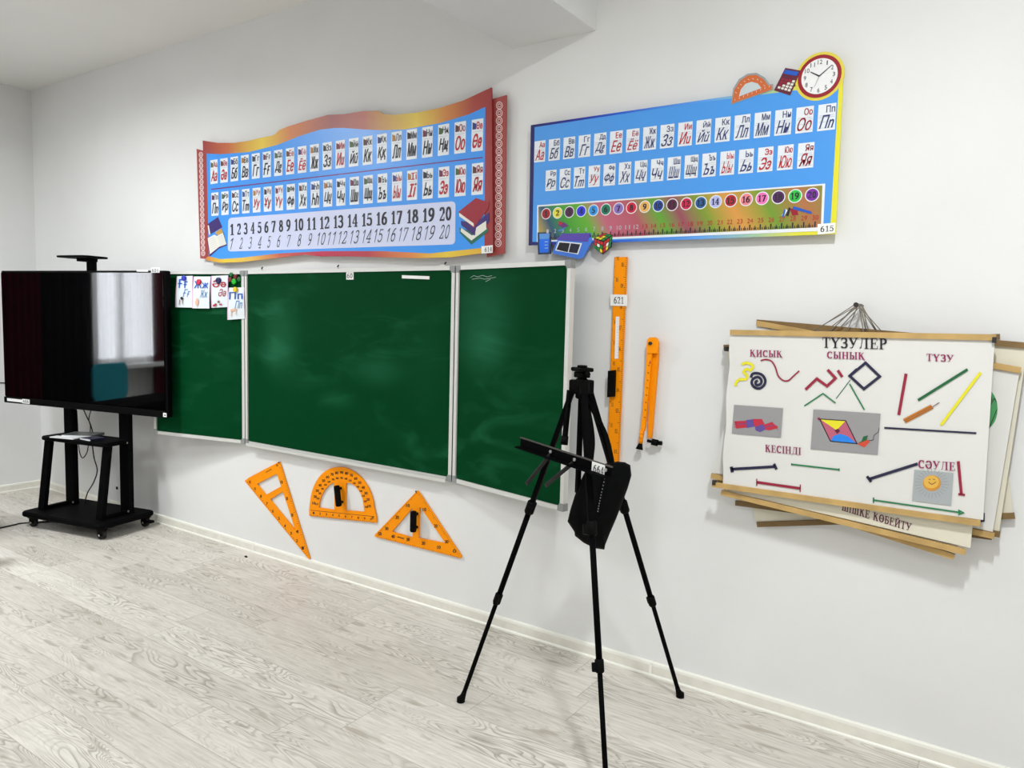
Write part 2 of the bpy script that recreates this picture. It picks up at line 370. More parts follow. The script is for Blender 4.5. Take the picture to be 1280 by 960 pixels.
# ------------------------------------------------------------------ the room
XL, XR, YB, ZC = -6.72, 3.3, -6.2, 3.215
WALL = mat('white_wall_paint', (228, 228, 227), .75, .3, vary=.02, vscale=2.2, bump=.08, bscale=25)
CEIL = mat('white_ceiling_paint', (238, 236, 232), .85, .2, vary=.012, vscale=2)
def floor_mat():
    m = bpy.data.materials.new('pale_oak_laminate'); m.use_nodes = True; nt = m.node_tree; L = nt.links.new
    b = nt.nodes['Principled BSDF']; b.inputs['Roughness'].default_value = .42; b.inputs['Specular IOR Level'].default_value = .35
    N = lambda t: nt.nodes.new('ShaderNode'+t)
    def math_(op, a, c=None):
        n = N('Math'); n.operation = op
        for i, q in enumerate((a, c)):
            if q is None: continue
            if isinstance(q, (int, float)): n.inputs[i].default_value = q
            else: L(q, n.inputs[i])
        return n.outputs[0]
    tc = N('TexCoord'); sp = N('SeparateXYZ'); L(tc.outputs['Object'], sp.inputs[0]); X, Y = sp.outputs[0], sp.outputs[1]
    ry = math_('DIVIDE', Y, .181); row = math_('FLOOR', ry); fy = math_('FRACT', ry)
    wn = N('TexWhiteNoise'); wn.noise_dimensions = '1D'; L(row, wn.inputs['W'])
    xx = math_('ADD', math_('DIVIDE', X, 1.29), wn.outputs['Value']); pl = math_('FLOOR', xx); fx = math_('FRACT', xx)
    cb = N('CombineXYZ'); L(row, cb.inputs[0]); L(pl, cb.inputs[1]); wn2 = N('TexWhiteNoise'); wn2.noise_dimensions = '2D'; L(cb.outputs[0], wn2.inputs['Vector'])
    pid = wn2.outputs['Value']
    # seams between the boards
    d = math_('MINIMUM', math_('MULTIPLY', math_('MINIMUM', fy, math_('SUBTRACT', 1, fy)), .181), math_('MULTIPLY', math_('MINIMUM', fx, math_('SUBTRACT', 1, fx)), 1.29))
    seam = N('MapRange'); seam.inputs['From Min'].default_value = .0006; seam.inputs['From Max'].default_value = .0026; L(d, seam.inputs['Value'])
    def co(sx, sy):
        c = N('CombineXYZ'); L(math_('MULTIPLY', X, sx), c.inputs[0]); L(math_('MULTIPLY', Y, sy), c.inputs[1]); L(math_('MULTIPLY', pid, 37), c.inputs[2]); return c.outputs[0]
    # cathedral figure: contour lines of a stretched noise
    n1 = N('TexNoise'); n1.inputs['Scale'].default_value = 1; n1.inputs['Detail'].default_value = 2.2; n1.inputs['Distortion'].default_value = .5; L(co(1.5, 8.5), n1.inputs['Vector'])
    rings = math_('FRACT', math_('MULTIPLY', n1.outputs['Fac'], 30)); r1 = N('ValToRGB'); L(rings, r1.inputs['Fac'])
    e = r1.color_ramp.elements; e[0].position = 0; e[0].color = (0, 0, 0, 1); e[1].position = .42; e[1].color = (1, 1, 1, 1)
    e2 = r1.color_ramp.elements.new(.9); e2.color = (1, 1, 1, 1); e3 = r1.color_ramp.elements.new(1.0); e3.color = (.25, .25, .25, 1)
    # where the figure shows strongly
    n2 = N('TexNoise'); n2.inputs['Scale'].default_value = 1; n2.inputs['Detail'].default_value = 2; L(co(1.7, 4.5), n2.inputs['Vector'])
    msk = N('MapRange'); msk.inputs['From Min'].default_value = .42; msk.inputs['From Max'].default_value = .62; L(n2.outputs['Fac'], msk.inputs['Value'])
    # straight fine grain
    n3 = N('TexNoise'); n3.inputs['Scale'].default_value = 1; n3.inputs['Detail'].default_value = 5; n3.inputs['Roughness'].default_value = .65; L(co(7, 85), n3.inputs['Vector'])
    g3 = N('MapRange'); g3.inputs['From Min'].default_value = .3; g3.inputs['From Max'].default_value = .62; L(n3.outputs['Fac'], g3.inputs['Value'])
    # knots
    n4 = N('TexNoise'); n4.inputs['Scale'].default_value = 1; n4.inputs['Detail'].default_value = 1; L(co(6, 22), n4.inputs['Vector'])
    k4 = N('MapRange'); k4.inputs['From Min'].default_value = .65; k4.inputs['From Max'].default_value = .75; L(n4.outputs['Fac'], k4.inputs['Value'])
    def mix(fac, a, c, t='MIX'):
        n = N('MixRGB'); n.blend_type = t
        for i, q in enumerate((fac, a, c)):
            if isinstance(q, tuple): n.inputs[i].default_value = q
            elif isinstance(q, (int, float)): n.inputs[i].default_value = q
            else: L(q, n.inputs[i])
        return n.outputs[0]
    base = mix(pid, lin(FLOOR_A), lin(FLOOR_B))
    big = N('TexNoise'); big.inputs['Scale'].default_value = 2.2; big.inputs['Detail'].default_value = 3; L(co(1, 3), big.inputs['Vector'])
    base = mix(math_('MULTIPLY', big.outputs['Fac'], .35), base, lin((190, 183, 170)))
    fig = math_('MULTIPLY', math_('SUBTRACT', 1, r1.outputs['Color']), math_('ADD', math_('MULTIPLY', msk.outputs[0], .6), .13))
    c = mix(fig, base, lin((132, 126, 114)))
    c = mix(math_('MULTIPLY', math_('SUBTRACT', 1, g3.outputs[0]), .42), c, lin((150, 143, 131)))
    c = mix(math_('MULTIPLY', k4.outputs[0], .5), c, lin((140, 128, 110)))
    c = mix(math_('MULTIPLY', math_('SUBTRACT', 1, seam.outputs[0]), .45), c, lin((120, 114, 104)))
    # a brown mark on the boards out in the room
    vm = N('VectorMath'); vm.operation = 'DISTANCE'; vm.inputs[1].default_value = (-4.86, -1.05, 0); L(tc.outputs['Object'], vm.inputs[0])
    st = N('MapRange'); st.inputs['From Min'].default_value = .13; st.inputs['From Max'].default_value = .03
    L(math_('ADD', vm.outputs['Value'], math_('MULTIPLY', math_('SUBTRACT', n2.outputs['Fac'], .5), .12)), st.inputs['Value'])
    c = mix(math_('MULTIPLY', st.outputs[0], .7), c, lin((118, 106, 90)))
    L(c, b.inputs['Base Color'])
    return m
FLOOR_A, FLOOR_B = (234, 230, 222), (214, 208, 199)
def slab(name, c, size, m):
    mb = MB(); mb.box(c, size, m); return struct(mb.build(name))
slab('floor', ((XL+XR)/2, YB/2, -.05), (XR-XL+.4, -YB+.4, .1), floor_mat())
slab('ceiling', ((XL+XR)/2, YB/2, ZC+.05), (XR-XL+.4, -YB+.4, .1), CEIL)
slab('wall_front', ((XL+XR)/2, .1, ZC/2), (XR-XL+.4, .2, ZC), WALL)
slab('wall_back', ((XL+XR)/2, YB-.1, ZC/2), (XR-XL+.4, .2, ZC), WALL)
slab('wall_left', (XL-.1, YB/2, ZC/2), (.2, -YB, ZC), WALL)
slab('wall_right', (XR+.1, YB/2, ZC/2), (.2, -YB, ZC), WALL)
mb = MB(); mb.box((-1.817, YB/2, (2.722+ZC)/2), (.432, -YB, ZC-2.722), WALL); struct(mb.build('trim_1'))
# pvc skirting: white lips above and below a pale oak band
BASEW = mat('skirting_white_lip', (238, 237, 228), .4)
BASEB = mat('skirting_pale_band', (226, 223, 212), .45, vary=.05, vscale=20)
def skirt(name, a, b, nrm, clips=()):
    a = Vector(a); b = Vector(b); nrm = Vector(nrm); mb = MB(); t = (b-a)
    def strip(pr, m):
        mb.prism([a+nrm*p+Vector((0, 0, z)) for p, z in pr], t, m)
    strip([(0, 0), (.022, 0), (.022, .006), (.017, .011), (0, .011)], BASEW)
    strip([(0, .011), (.016, .011), (.013, .046), (0, .046)], BASEB)
    strip([(0, .046), (.0135, .046), (.012, .056), (.006, .060), (0, .060)], BASEW)
    o = struct(mb.build(name)); u = t.normalized()
    for c in clips:
        k = MB(); p = a+u*c
        k.prism([p+nrm*q+Vector((0, 0, z)) for q, z in [(0, 0), (.0235, 0), (.0235, .007), (.0185, .012), (.0145, .046), (.0138, .058), (.006, .0625), (0, .0625)]], u*.012, BASEW)
        k.build('joint_clip', o)
    return o
jx = [wallp(.015)(px, py).x-XL for px, py in ((315.5, 682), (811.5, 838))]
skirt('baseboard_front', (XL, 0, 0), (XR, 0, 0), (0, -1, 0), jx)
skirt('baseboard_left', (XL, YB, 0), (XL, 0, 0), (1, 0, 0))
# left wall: daylit window behind a sheer curtain (seen mirrored in the dark screen)
PANE = mat('daylit_glass', (236, 240, 246), .2, emit=14.0)
WFR = mat('white_window_pvc', (235, 236, 236), .35)
mb = MB(); X0 = XL+.012
for y0, y1 in ((-2.62, -2.32), (-3.28, -2.68)):
    mb.box((X0, (y0+y1)/2, 1.72), (.012, y1-y0, 1.44), PANE)
win = struct(mb.build('window_1'))
mb = MB()
for y in (-3.31, -2.65, -2.29): mb.box((XL+.03, y, 1.72), (.06, .07, 1.56), WFR)
for z in (.97, 2.47): mb.box((XL+.03, -2.8, z), (.06, 1.09, .07), WFR)
mb.build('window_frame', win)
mb = MB(); mb.box((XL+.11, -2.8, .93), (.22, 1.3, .04), WFR, bev=.01); mb.build('window_sill', win)
def cloth(name, x, y0, y1, z0, z1, m, folds, amp, label, cat):
    mb = MB(); n = folds*10; L = []
    for zi in range(7):
        z = z0+(z1-z0)*zi/6; row = []
        for i in range(n+1):
            u = i/n; row.append((x+amp*(.6+.4*zi/6)*math.sin(u*folds*2*PI+.7*math.sin(5*u)), y0+(y1-y0)*u, z))
        L.append(row)
    back = [[(p[0]-.003, p[1], p[2]) for p in r] for r in L]
    mb.grid(L, m, close_u=False, caps=False); mb.grid(back, m, close_u=False, caps=False)
    o = mb.build(name, None, (x, (y0+y1)/2, z0), solid=False); return tag(o, label, cat)
sm = bpy.data.materials.new('sheer_white_voile'); sm.use_nodes = True; nt = sm.node_tree; nt.nodes.remove(nt.nodes['Principled BSDF'])
tr = nt.nodes.new('ShaderNodeBsdfTransparent'); tl_ = nt.nodes.new('ShaderNodeBsdfTranslucent'); df = nt.nodes.new('ShaderNodeBsdfDiffuse')
wv = nt.nodes.new('ShaderNodeTexNoise'); wv.inputs['Scale'].default_value = 30
m1 = nt.nodes.new('ShaderNodeMixShader'); m2 = nt.nodes.new('ShaderNodeMixShader'); m1.inputs[0].default_value = .5
for n in (tl_, df): n.inputs['Color'].default_value = (.9, .9, .9, 1)
nt.links.new(tl_.outputs[0], m1.inputs[1]); nt.links.new(df.outputs[0], m1.inputs[2])
mr = nt.nodes.new('ShaderNodeMapRange'); mr.inputs['To Min'].default_value = .25; mr.inputs['To Max'].default_value = .45
nt.links.new(wv.outputs['Fac'], mr.inputs['Value']); nt.links.new(mr.outputs[0], m2.inputs[0])
nt.links.new(tr.outputs[0], m2.inputs[1]); nt.links.new(m1.outputs[0], m2.inputs[2]); nt.links.new(m2.outputs[0], nt.nodes['Material Output'].inputs['Surface'])
XC = XL+.12
cloth('sheer_curtain', XC, -3.02, -2.17, .3, 2.6, sm, 8, .018, 'sheer white curtain over the window mirrored in the dark screen', 'curtain')
WINE = mat('wine_red_drape', (70, 4, 22), .95, .05, vary=.15)
NIGHT = mat('added_black_drape', (7, 6, 7), .95, .05, vary=.15)
cloth('drape', XC+.03, -3.2, -3.02, .06, 2.6, WINE, 4, .02, 'narrow wine red drape right of the sheer curtain in the screen reflection', 'curtain')
cloth('drape', XC, -1.56, -1.05, .06, 2.6, WINE, 7, .03, 'wide wine red drape reflected along the left edge of the screen', 'curtain')
cloth('drape', XC+.01, -2.17, -1.56, .06, 2.6, NIGHT, 6, .02, 'added black cloth darkening the middle of the screen reflection', 'curtain')  # invented cloth, added to keep this stretch of the mirrored wall dark
cloth('drape', XC+.02, -4.3, -3.22, .06, 2.6, NIGHT, 9, .02, 'added black cloth darkening the right edge of the screen reflection', 'curtain')  # same added dark cloth for the far end of the mirrored wall
TEAL = mat('teal_seat_plastic', (0, 150, 165), .5)
def chair(x, y, label, rot):
    t = thing('chair', (x, y, 0), label, 'chair'); c, s = math.cos(rot), math.sin(rot)
    R = lambda a, b, z: (x+a*c-b*s, y+a*s+b*c, z); ux, uy = Vector((c, s, 0)), Vector((-s, c, 0))
    mb = MB(); mb.box(R(0, 0, .45), (.42, .42, .03), TEAL, (ux, uy, Vector((0, 0, 1))), bev=.06); mb.build('seat', t)
    mb = MB(); mb.box(R(-.21, 0, .83), (.34, .46, .022), TEAL, (Vector((0, 0, 1)), uy, -ux), bev=.07); mb.build('backrest', t)
    for a in (-1, 1):
        for b in (-1, 1):
            mb = MB(); mb.tube([R(a*.2, b*.2, 0), R(a*.18, b*.18, .44)], .012, BLACK, 8); mb.build('leg', t)
    for b in (-1, 1):
        mb = MB(); mb.tube([R(-.18, b*.15, .44), R(-.225, b*.15, .55), R(-.225, b*.15, .86)], .009, BLACK, 8); mb.build('backrest_strut', t)
chair(-6.12, -2.06, 'teal plastic chair reflected in front of the white curtain', 0)
DESK = mat('dark_desk_laminate', (6, 5, 5), .9, .02)
def desk(x, y, label):
    t = thing('desk', (x, y, 0), label, 'desk')
    mb = MB(); mb.box((x, y, .735), (.44, 1.1, .025), DESK, bev=.008); mb.build('desktop', t)
    mb = MB(); mb.box((x-.15, y, .5), (.018, 1.0, .4), DESK); mb.build('modesty_panel', t)
    for b in (-.52, .52):
        mb = MB(); mb.box((x, y+b, .361), (.4, .025, .722), DESK); mb.build('side_panel', t)
desk(-5.63, -1.5, 'low black desk reflected along the bottom of the screen')
# ------------------------------------------------------------------ chalkboard
Zt, Zb = 1.745, .685
HL, HR = Vector((-3.948, -.034, 0)), Vector((-2.302, -.034, 0))
aL, aR = math.radians(11.5), math.radians(11.2)
uL, uR = Vector((-math.cos(aL), -math.sin(aL), 0)), Vector((math.cos(aR), -math.sin(aR), 0))
def board_mat():
    m = bpy.data.materials.new('green_chalk_enamel'); m.use_nodes = True; nt = m.node_tree; L = nt.links.new
    b = nt.nodes['Principled BSDF']; b.inputs['Roughness'].default_value = .55; b.inputs['Specular IOR Level'].default_value = .04
    tc = nt.nodes.new('ShaderNodeTexCoord')
    mp = nt.nodes.new('ShaderNodeMapping'); mp.inputs['Rotation'].default_value = (0, .6, 0); mp.inputs['Scale'].default_value = (1.6, 1, 5); L(tc.outputs['Object'], mp.inputs['Vector'])
    n1 = nt.nodes.new('ShaderNodeTexNoise'); n1.inputs['Scale'].default_value = 1.3; n1.inputs['Detail'].default_value = 7; n1.inputs['Distortion'].default_value = 1.6; L(mp.outputs[0], n1.inputs['Vector'])
    n2 = nt.nodes.new('ShaderNodeTexNoise'); n2.inputs['Scale'].default_value = 1.6; n2.inputs['Detail'].default_value = 2; L(tc.outputs['Object'], n2.inputs['Vector'])
    r1 = nt.nodes.new('ShaderNodeMapRange'); r1.inputs['From Min'].default_value = .5; r1.inputs['From Max'].default_value = .95; L(n1.outputs['Fac'], r1.inputs['Value'])
    r2 = nt.nodes.new('ShaderNodeMapRange'); r2.inputs['From Min'].default_value = .38; r2.inputs['From Max'].default_value = .68; L(n2.outputs['Fac'], r2.inputs['Value'])
    mu = nt.nodes.new('ShaderNodeMath'); mu.operation = 'MULTIPLY'; L(r1.outputs[0], mu.inputs[0]); L(r2.outputs[0], mu.inputs[1])
    acc = mu.outputs[0]
    # wiped chalk clouds left on the middle board (its own coordinates)
    for (cx, cz, rx, rz, k) in CLOUDS:
        s1 = nt.nodes.new('ShaderNodeMapping'); s1.inputs['Location'].default_value = (-cx/rx, 0, -cz/rz); s1.inputs['Scale'].default_value = (1/rx, .0, 1/rz); L(tc.outputs['Object'], s1.inputs['Vector'])
        ln = nt.nodes.new('ShaderNodeVectorMath'); ln.operation = 'LENGTH'; L(s1.outputs[0], ln.inputs[0])
        ma = nt.nodes.new('ShaderNodeMapRange'); ma.inputs['From Min'].default_value = 1; ma.inputs['From Max'].default_value = 0; ma.inputs['To Max'].default_value = k; ma.interpolation_type = 'SMOOTHSTEP'; L(ln.outputs['Value'], ma.inputs['Value'])
        m3 = nt.nodes.new('ShaderNodeMath'); m3.operation = 'MULTIPLY_ADD'; 
        ad = nt.nodes.new('ShaderNodeMath'); ad.operation = 'ADD'; ad.inputs[1].default_value = .25; L(n1.outputs['Fac'], ad.inputs[0])
        L(ma.outputs[0], m3.inputs[0]); L(ad.outputs[0], m3.inputs[1]); L(acc, m3.inputs[2]); acc = m3.outputs[0]
    mx = nt.nodes.new('ShaderNodeMixRGB'); mx.inputs[1].default_value = lin((0, 60, 29)); mx.inputs[2].default_value = lin((44, 118, 84))
    cl = nt.nodes.new('ShaderNodeMath'); cl.operation = 'MULTIPLY'; cl.inputs[1].default_value = .7; cl.use_clamp = True; L(acc, cl.inputs[0])
    L(cl.outputs[0], mx.inputs[0]); L(mx.outputs[0], b.inputs['Base Color']); return m
_pc = wallp(.034)
_b0 = Vector((-3.125, 0, Zb))
def _cl(px, py, rx, rz, k): p = _pc(px, py); return (p.x-_b0.x, p.z-_b0.z, rx, rz, k)
CLOUDS = [_cl(350, 420, .26, .36, .55), _cl(345, 440, .2, .12, .55), _cl(470, 463, .3, .13, .5), _cl(420, 500, .22, .08, .3), _cl(530, 445, .22, .35, .15), _cl(610, 395, .3, .38, .55), _cl(610, 440, .22, .18, .4)]
GREEN = board_mat()
bd = thing('chalkboard', tuple(_b0), 'green three panel chalkboard with aluminium frame and angled side wings', 'chalkboard')
bd_rail = MB()
def panel(name, o, u, n, w_, hooks=True):
    """o: bottom corner at the hinge, u: along the panel, n: out of the face"""
    u = Vector(u); n = Vector(n); z = Vector((0, 0, 1)); o = Vector((o.x, o.y, Zb)); h = Zt-Zb; fr = .02
    mb = MB(); c = o+u*(w_/2)+z*(h/2)
    mb.box(c-n*.008, (w_-.01, .012, h-.01), GREEN, (u, n, z)); p = mb.build(name, bd)
    mb = MB()
    for (q, s) in ((o+u*(w_/2)+z*(fr/2), (w_-.06, .028, fr)), (o+u*(w_/2)+z*(h-fr/2), (w_-.06, .028, fr))): mb.box(q-n*.008, s, ALU, (u, n, z))
    for x in (fr/2, w_-fr/2): mb.box(o+u*x+z*(h/2)-n*.008, (fr, .028, h-.06), ALU, (u, n, z))
    mb.build('frame', p)
    for x in (0, 1):
        for y in (0, 1):
            cx = .016 if x == 0 else w_-.016; cy = .016 if y == 0 else h-.016; mb = MB()
            mb.box(o+u*cx+z*(.0115 if y == 0 else h-.0115)-n*.008, (.033, .031, .023), GREYP, (u, n, z))
            mb.box(o+u*(.0115 if x == 0 else w_-.0115)+z*cy-n*.008, (.023, .0312, .034), GREYP, (u, n, z))
            mb.build('corner_cap', p)
    return p
cw = panel('centre_panel', Vector((-3.94, -.034, 0)), (1, 0, 0), (0, -1, 0), 1.63)
mb = MB(); mb.box((-3.125, -.012, (Zt+Zb)/2), (1.5, .024, .9), GREYP); mb.build('wall_mount', bd)
# chalk ledge under the middle panel
mb = MB(); mb.prism([(-3.915, -.036, Zb), (-3.915, -.05, Zb), (-3.915, -.054, Zb+.012), (-3.915, -.058, Zb+.012), (-3.915, -.056, Zb-.006), (-3.915, -.036, Zb-.006)], (1.58, 0, 0), ALU); mb.build('chalk_ledge', bd)
nL = Vector((math.sin(aL), -math.cos(aL), 0)); nR = Vector((-math.sin(aR), -math.cos(aR), 0))
wl = panel('left_wing', HL, uL, nL, .762); wr = panel('right_wing', HR, uR, nR, .735)
for hx, s in ((-3.944, 1), (-2.306, 1)):
    mb = MB(); mb.tube([(hx, -.036, Zb+.01), (hx, -.036, Zt-.01)], .005, STEEL, 8); mb.build('hinge', bd)
PL = Plane(HL+nL*.0, -nL); PR = Plane(HR+nR*.0, -nR); PC = Plane((0, -.034, 0), (0, 1, 0))
for px in (327, 422, 556):
    p = wallp(.03)(px, 337); mb = MB(); mb.tube([(p.x, -.03, Zt-.002), (p.x, -.03, Zt+.012), (p.x, -.022, Zt+.02)], .004, STEEL, 8); mb.box((p.x-.01, -.03, Zt+.004), (.03, .01, .008), ALU); mb.build('top_hook', bd)
sticker(cw, PC, [(433, 340), (442, 340), (442, 349.5), (433, 349.5)], '60')
mb = MB(); mb.prism([PC(503, 348, .001), PC(537, 349.3, .001), PC(537, 345.3, .001), PC(503, 344, .001)], (0, -.004, 0), PAPER); mb.build('paper_strip', cw)
CHALK = mat('chalk_white', (170, 190, 178), .9)
mb = MB()
for pts in ([(588, 347), (592, 344.5), (597, 346), (603, 344.2), (609, 346), (615, 344.5)], [(590, 349), (600, 347.6), (606, 349), (620, 346.5)], [(607, 352), (613, 349)]): stroke(mb, PR, pts, .5, CHALK, .0008)
mb.build('chalk_marks', wr, solid=False)
# ------------------------------------------------------------------ letter cards on the left wing, held by round magnets
CARD = mat('glossy_card', (226, 234, 240), .35); CPINK = mat('pink_card_edge', (224, 190, 214), .4)
BLUEI = mat('blue_ink', (10, 84, 190), .5); REDI = mat('crimson_ink', (176, 10, 50), .5); LBLUE = mat('light_blue_ink', (60, 130, 190), .5)
BROWNI = mat('brown_ink', (120, 70, 60), .5); PEACH = mat('peach_ink', (224, 178, 150), .5)
def px3(x, y): return (190+x/9.6, 320+y/9.6)
def lcard(q, big, small, ink, ink2, extra, label):
    mb = MB(); tl, tr, br, bl = [px3(*p) for p in q]
    pts = [PL(*tl, .008), PL(*tr, .008), PL(*br, .011), PL(*bl, .015)]
    def at(x, y, o=0.0):
        a = pts[0]*(1-x)+pts[1]*x; b = pts[3]*(1-x)+pts[2]*x; return a*(1-y)+b*y+nL*o
    # gently curling sheet
    rows = []
    for k in range(9):
        y = k/8; rows.append([at(x, y, .004*math.sin(y*PI)) for x in (0, .25, .5, .75, 1)])
    mb.grid(rows, CARD, close_u=False, caps=False, sm=True)
    mb.grid([[p-nL*.0012 for p in r] for r in rows], CARD, close_u=False, caps=False)
    for a, b in ((0, .05), (.97, 1)):
        for k in range(8):
            y0, y1 = k/8, (k+1)/8; mb.face([at(a, y0, .004*math.sin(y0*PI)+.0006), at(b, y0, .004*math.sin(y0*PI)+.0006), at(b, y1, .004*math.sin(y1*PI)+.0006), at(a, y1, .004*math.sin(y1*PI)+.0006)], CPINK)
    def qd(x0, y0, x1, y1, o=.006): return [at(x0, y1, o), at(x1, y1, o), at(x1, y0, o), at(x0, y0, o)]
    letter(mb, font_polys(big, .02), qd(.13, .1, .72, .38) if ink is BLUEI and big[0] == 'Ғ' else qd(.1, .14, .9, .37), ink)
    letter(mb, font_polys(small, -.012, .35), qd(.45, .42, .9, .66), ink2)
    for poly, m in extra: mb.face([at(x, y, .0065) for x, y in poly], m)
    o = mb.build('letter_card', None, tuple(at(.5, .5)), solid=False)
    return tag(o, label, 'card', 'letter cards on the chalkboard wing')
lcard([(300, 242), (490, 238), (492, 620), (280, 615)], 'Ғғ', 'Ғғ', BLUEI, LBLUE, [([(.3, .68), (.42, .66), (.5, .72), (.45, .76), (.34, .75)], INK), ([(.26, .76), (.3, .75), (.28, .92), (.25, .92)], BROWNI), ([(.42, .76), (.46, .75), (.46, .9), (.43, .9)], BROWNI)], 'white card with blue letters Ғғ under the blue magnet')
lcard([(500, 246), (705, 246), (690, 630), (482, 628)], 'Жж', 'Жж', BLUEI, LBLUE, [([(.25, .7), (.33, .68), (.4, .76), (.36, .9), (.26, .93), (.2, .82)], PEACH)], 'white card with blue letters Жж under the crimson magnet')
lcard([(712, 240), (915, 230), (918, 612), (714, 622)], 'Әә', 'Әә', REDI, REDI, [([(.12, .92), (.3, .86), (.35, .9), (.28, .96), (.14, .97)], REDI), ([(.4, .8), (.5, .78), (.52, .84), (.42, .87)], BROWNI), ([(.5, .9), (.66, .88), (.64, .93), (.5, .94)], REDI)], 'white card with crimson letters Әә under the navy magnet')
lcard([(918, 380), (1108, 376), (1118, 752), (905, 766)], 'Пп', 'Пп', BLUEI, LBLUE, [([(.2, .68), (.55, .66), (.58, .72), (.22, .76)], PEACH), ([(.24, .76), (.28, .75), (.27, .9), (.22, .9)], PEACH), ([(.5, .73), (.55, .72), (.55, .86), (.51, .86)], PEACH)], 'white card with blue letters Пп hung lowest, under the yellow magnet')
def magnet(x, y, rpx, rgb, label):
    MB0 = .0105 if 'card' in label and 'beside' not in label else .001
    p = PL(*px3(x, y), 0); q = px3(x, y); r = (PL(q[0]+rpx/9.6, q[1])-p).length; mb = MB(); mt = mat('magnet_'+'_'.join(map(str, rgb)), rgb, .3)
    a = Vector((0, 0, 1)); b = a.cross(nL)
    rings = [[p+nL*d+(a*math.sin(2*PI*k/20)+b*math.cos(2*PI*k/20))*r*s for k in range(20)] for d, s in ((MB0, .92), (MB0+.002, 1), (MB0+.008, 1), (MB0+.011, .93), (MB0+.012, .75))]
    mb.grid(rings, mt, sm=False); o = mb.build('magnet', None, tuple(p)); tag(o, label, 'magnet', 'round magnets on the chalkboard wing')
    return o
for a in ((405, 268, 24, (25, 40, 190), 'blue round magnet on the Ғғ card'), (586, 312, 25, (205, 20, 60), 'crimson round magnet on the Жж card'),
          (820, 296, 29, (20, 18, 80), 'navy round magnet on the Әә card'), (1021, 404, 24, (240, 200, 20), 'yellow round magnet on the Пп card'),
          (962, 222, 20, (20, 110, 45), 'dark green round magnet at the top edge of the left wing'), (948, 284, 22, (120, 16, 24), 'dark red round magnet beside the Әә card'),
          (1012, 250, 23, (110, 20, 26), 'dark red round magnet nearest the wing top right corner'), (1056, 280, 22, (16, 100, 50), 'dark green round magnet beside the wing frame'),
          (995, 306, 27, (20, 180, 40), 'bright green round magnet lowest of the loose cluster')): magnet(*a)
# ------------------------------------------------------------------ screen on its wheeled stand
ca = math.radians(12); CC = Vector((-5.24, -.355, 0)); cu_ = Vector((math.cos(ca), math.sin(ca), 0)); cv = Vector((-math.sin(ca), math.cos(ca), 0)); UZ = Vector((0, 0, 1))
def ct(u, vv, z): return CC+cu_*u+cv*vv+UZ*z
AX = (cu_, cv, UZ)
st = thing('screen_stand', tuple(CC), 'black steel wheeled stand with shelf under the dark screen', 'stand')
mb = MB(); mb.box(ct(0, 0, .092), (.765, .44, .036), BLACK, AX, bev=.04); base = mb.build('base', st)
for u0 in (-.265, .268):
    mb = MB(); mb.box(ct(u0, .085, .6), (.085, .045, .99), BLACK, AX, bev=.008); p = mb.build('upright_post', st)
    for z in (.13, .60):
        mb = MB(); c = ct(u0+.04, .06, z); mb.tube([c, c-cv*.005], .007, mat('screw_steel', (190, 190, 190), .3, .5, .8), 8); mb.build('screw', p)
for u0 in (-.283, .272):
    mb = MB(); mb.bar(ct(u0, -.125, .112), ct(u0+.005, -.065, .592), .055, .03, BLACK, cu_); mb.build('slanted_leg', st)
mb = MB(); mb.box(ct(0, -.0, .605), (.62, .23, .028), BLACK, AX, bev=.035); mb.build('shelf', st)
for u0 in (-.283, .272):
    mb = MB(); mb.bar(ct(u0, -.12, .122), ct(u0, .09, .122), .03, .022, BLACK, cu_); mb.build('side_rail', st)
for z, h_ in ((1.3, .09), (1.0, .06)):
    mb = MB(); mb.box(ct(0, .115, z), (.62, .02, h_), BLACK, AX); mb.build('mounting_bar', st)
mb = MB(); mb.box(ct(-.02, .085, 1.55), (.07, .03, .55), BLACK, AX, bev=.006); arm = mb.build('tray_post', st)
mb = MB(); mb.box(ct(-.05, .04, 1.836), (.30, .2, .012), BLACK, AX, bev=.05); mb.box(ct(-.03, .06, 1.82), (.1, .08, .024), BLACK, AX); mb.build('camera_tray', st)
RUB = mat('caster_rubber', (16, 16, 17), .7)
CHR = mat('bright_caster_metal', (200, 200, 200), .25, .5, .9)
for i, (u0, v0) in enumerate(((-.32, -.165), (.33, -.165), (.33, .175), (-.32, .175))):
    c = ct(u0, v0, .03); mb = MB()
    mb.box(c+UZ*.036, (.05, .05, .012), BLACK2, AX); mb.bar(c+UZ*.035+cv*.016, c+cv*.016-UZ*.005, .04, .006, BLACK2, cu_); mb.bar(c+UZ*.035-cv*.016, c-cv*.016-UZ*.005, .04, .006, BLACK2, cu_)
    if i in (2,): mb.box(c+cu_*.045+UZ*.01, (.05, .035, .016), BLACK2, AX, bev=.006)
    o = mb.build('caster', st)
    mb = MB(); mb.tube([c-cv*.012, c+cv*.012], .03, RUB, 20); mb.build('wheel', o)
    for d in (-.0205, .0205): mb = MB(); mb.tube([c+cv*d, c+cv*d*1.12], .008, CHR, 10); mb.build('axle_bolt', o)
scr = bpy.data.materials.new('dark_screen_glass'); scr.use_nodes = True; b = scr.node_tree.nodes['Principled BSDF']
b.inputs['Base Color'].default_value = (.0012, .0012, .0014, 1); b.inputs['Roughness'].default_value = .04; b.inputs['IOR'].default_value = 2.0; b.inputs['Specular IOR Level'].default_value = .5
tv = thing('television', tuple(ct(0, -.02, .815)), 'large dark interactive screen on the black wheeled stand', 'screen')
Z0, Z1 = .812, 1.742; VF = -.04
mb = MB(); mb.box(ct(0, -.009, (Z0+Z1)/2), (1.545, .047, Z1-Z0), BLACK2, AX, bev=.012); mb.box(ct(0, .03, 1.2), (1.1, .05, .55), BLACK2, AX, bev=.02); mb.build('housing', tv)
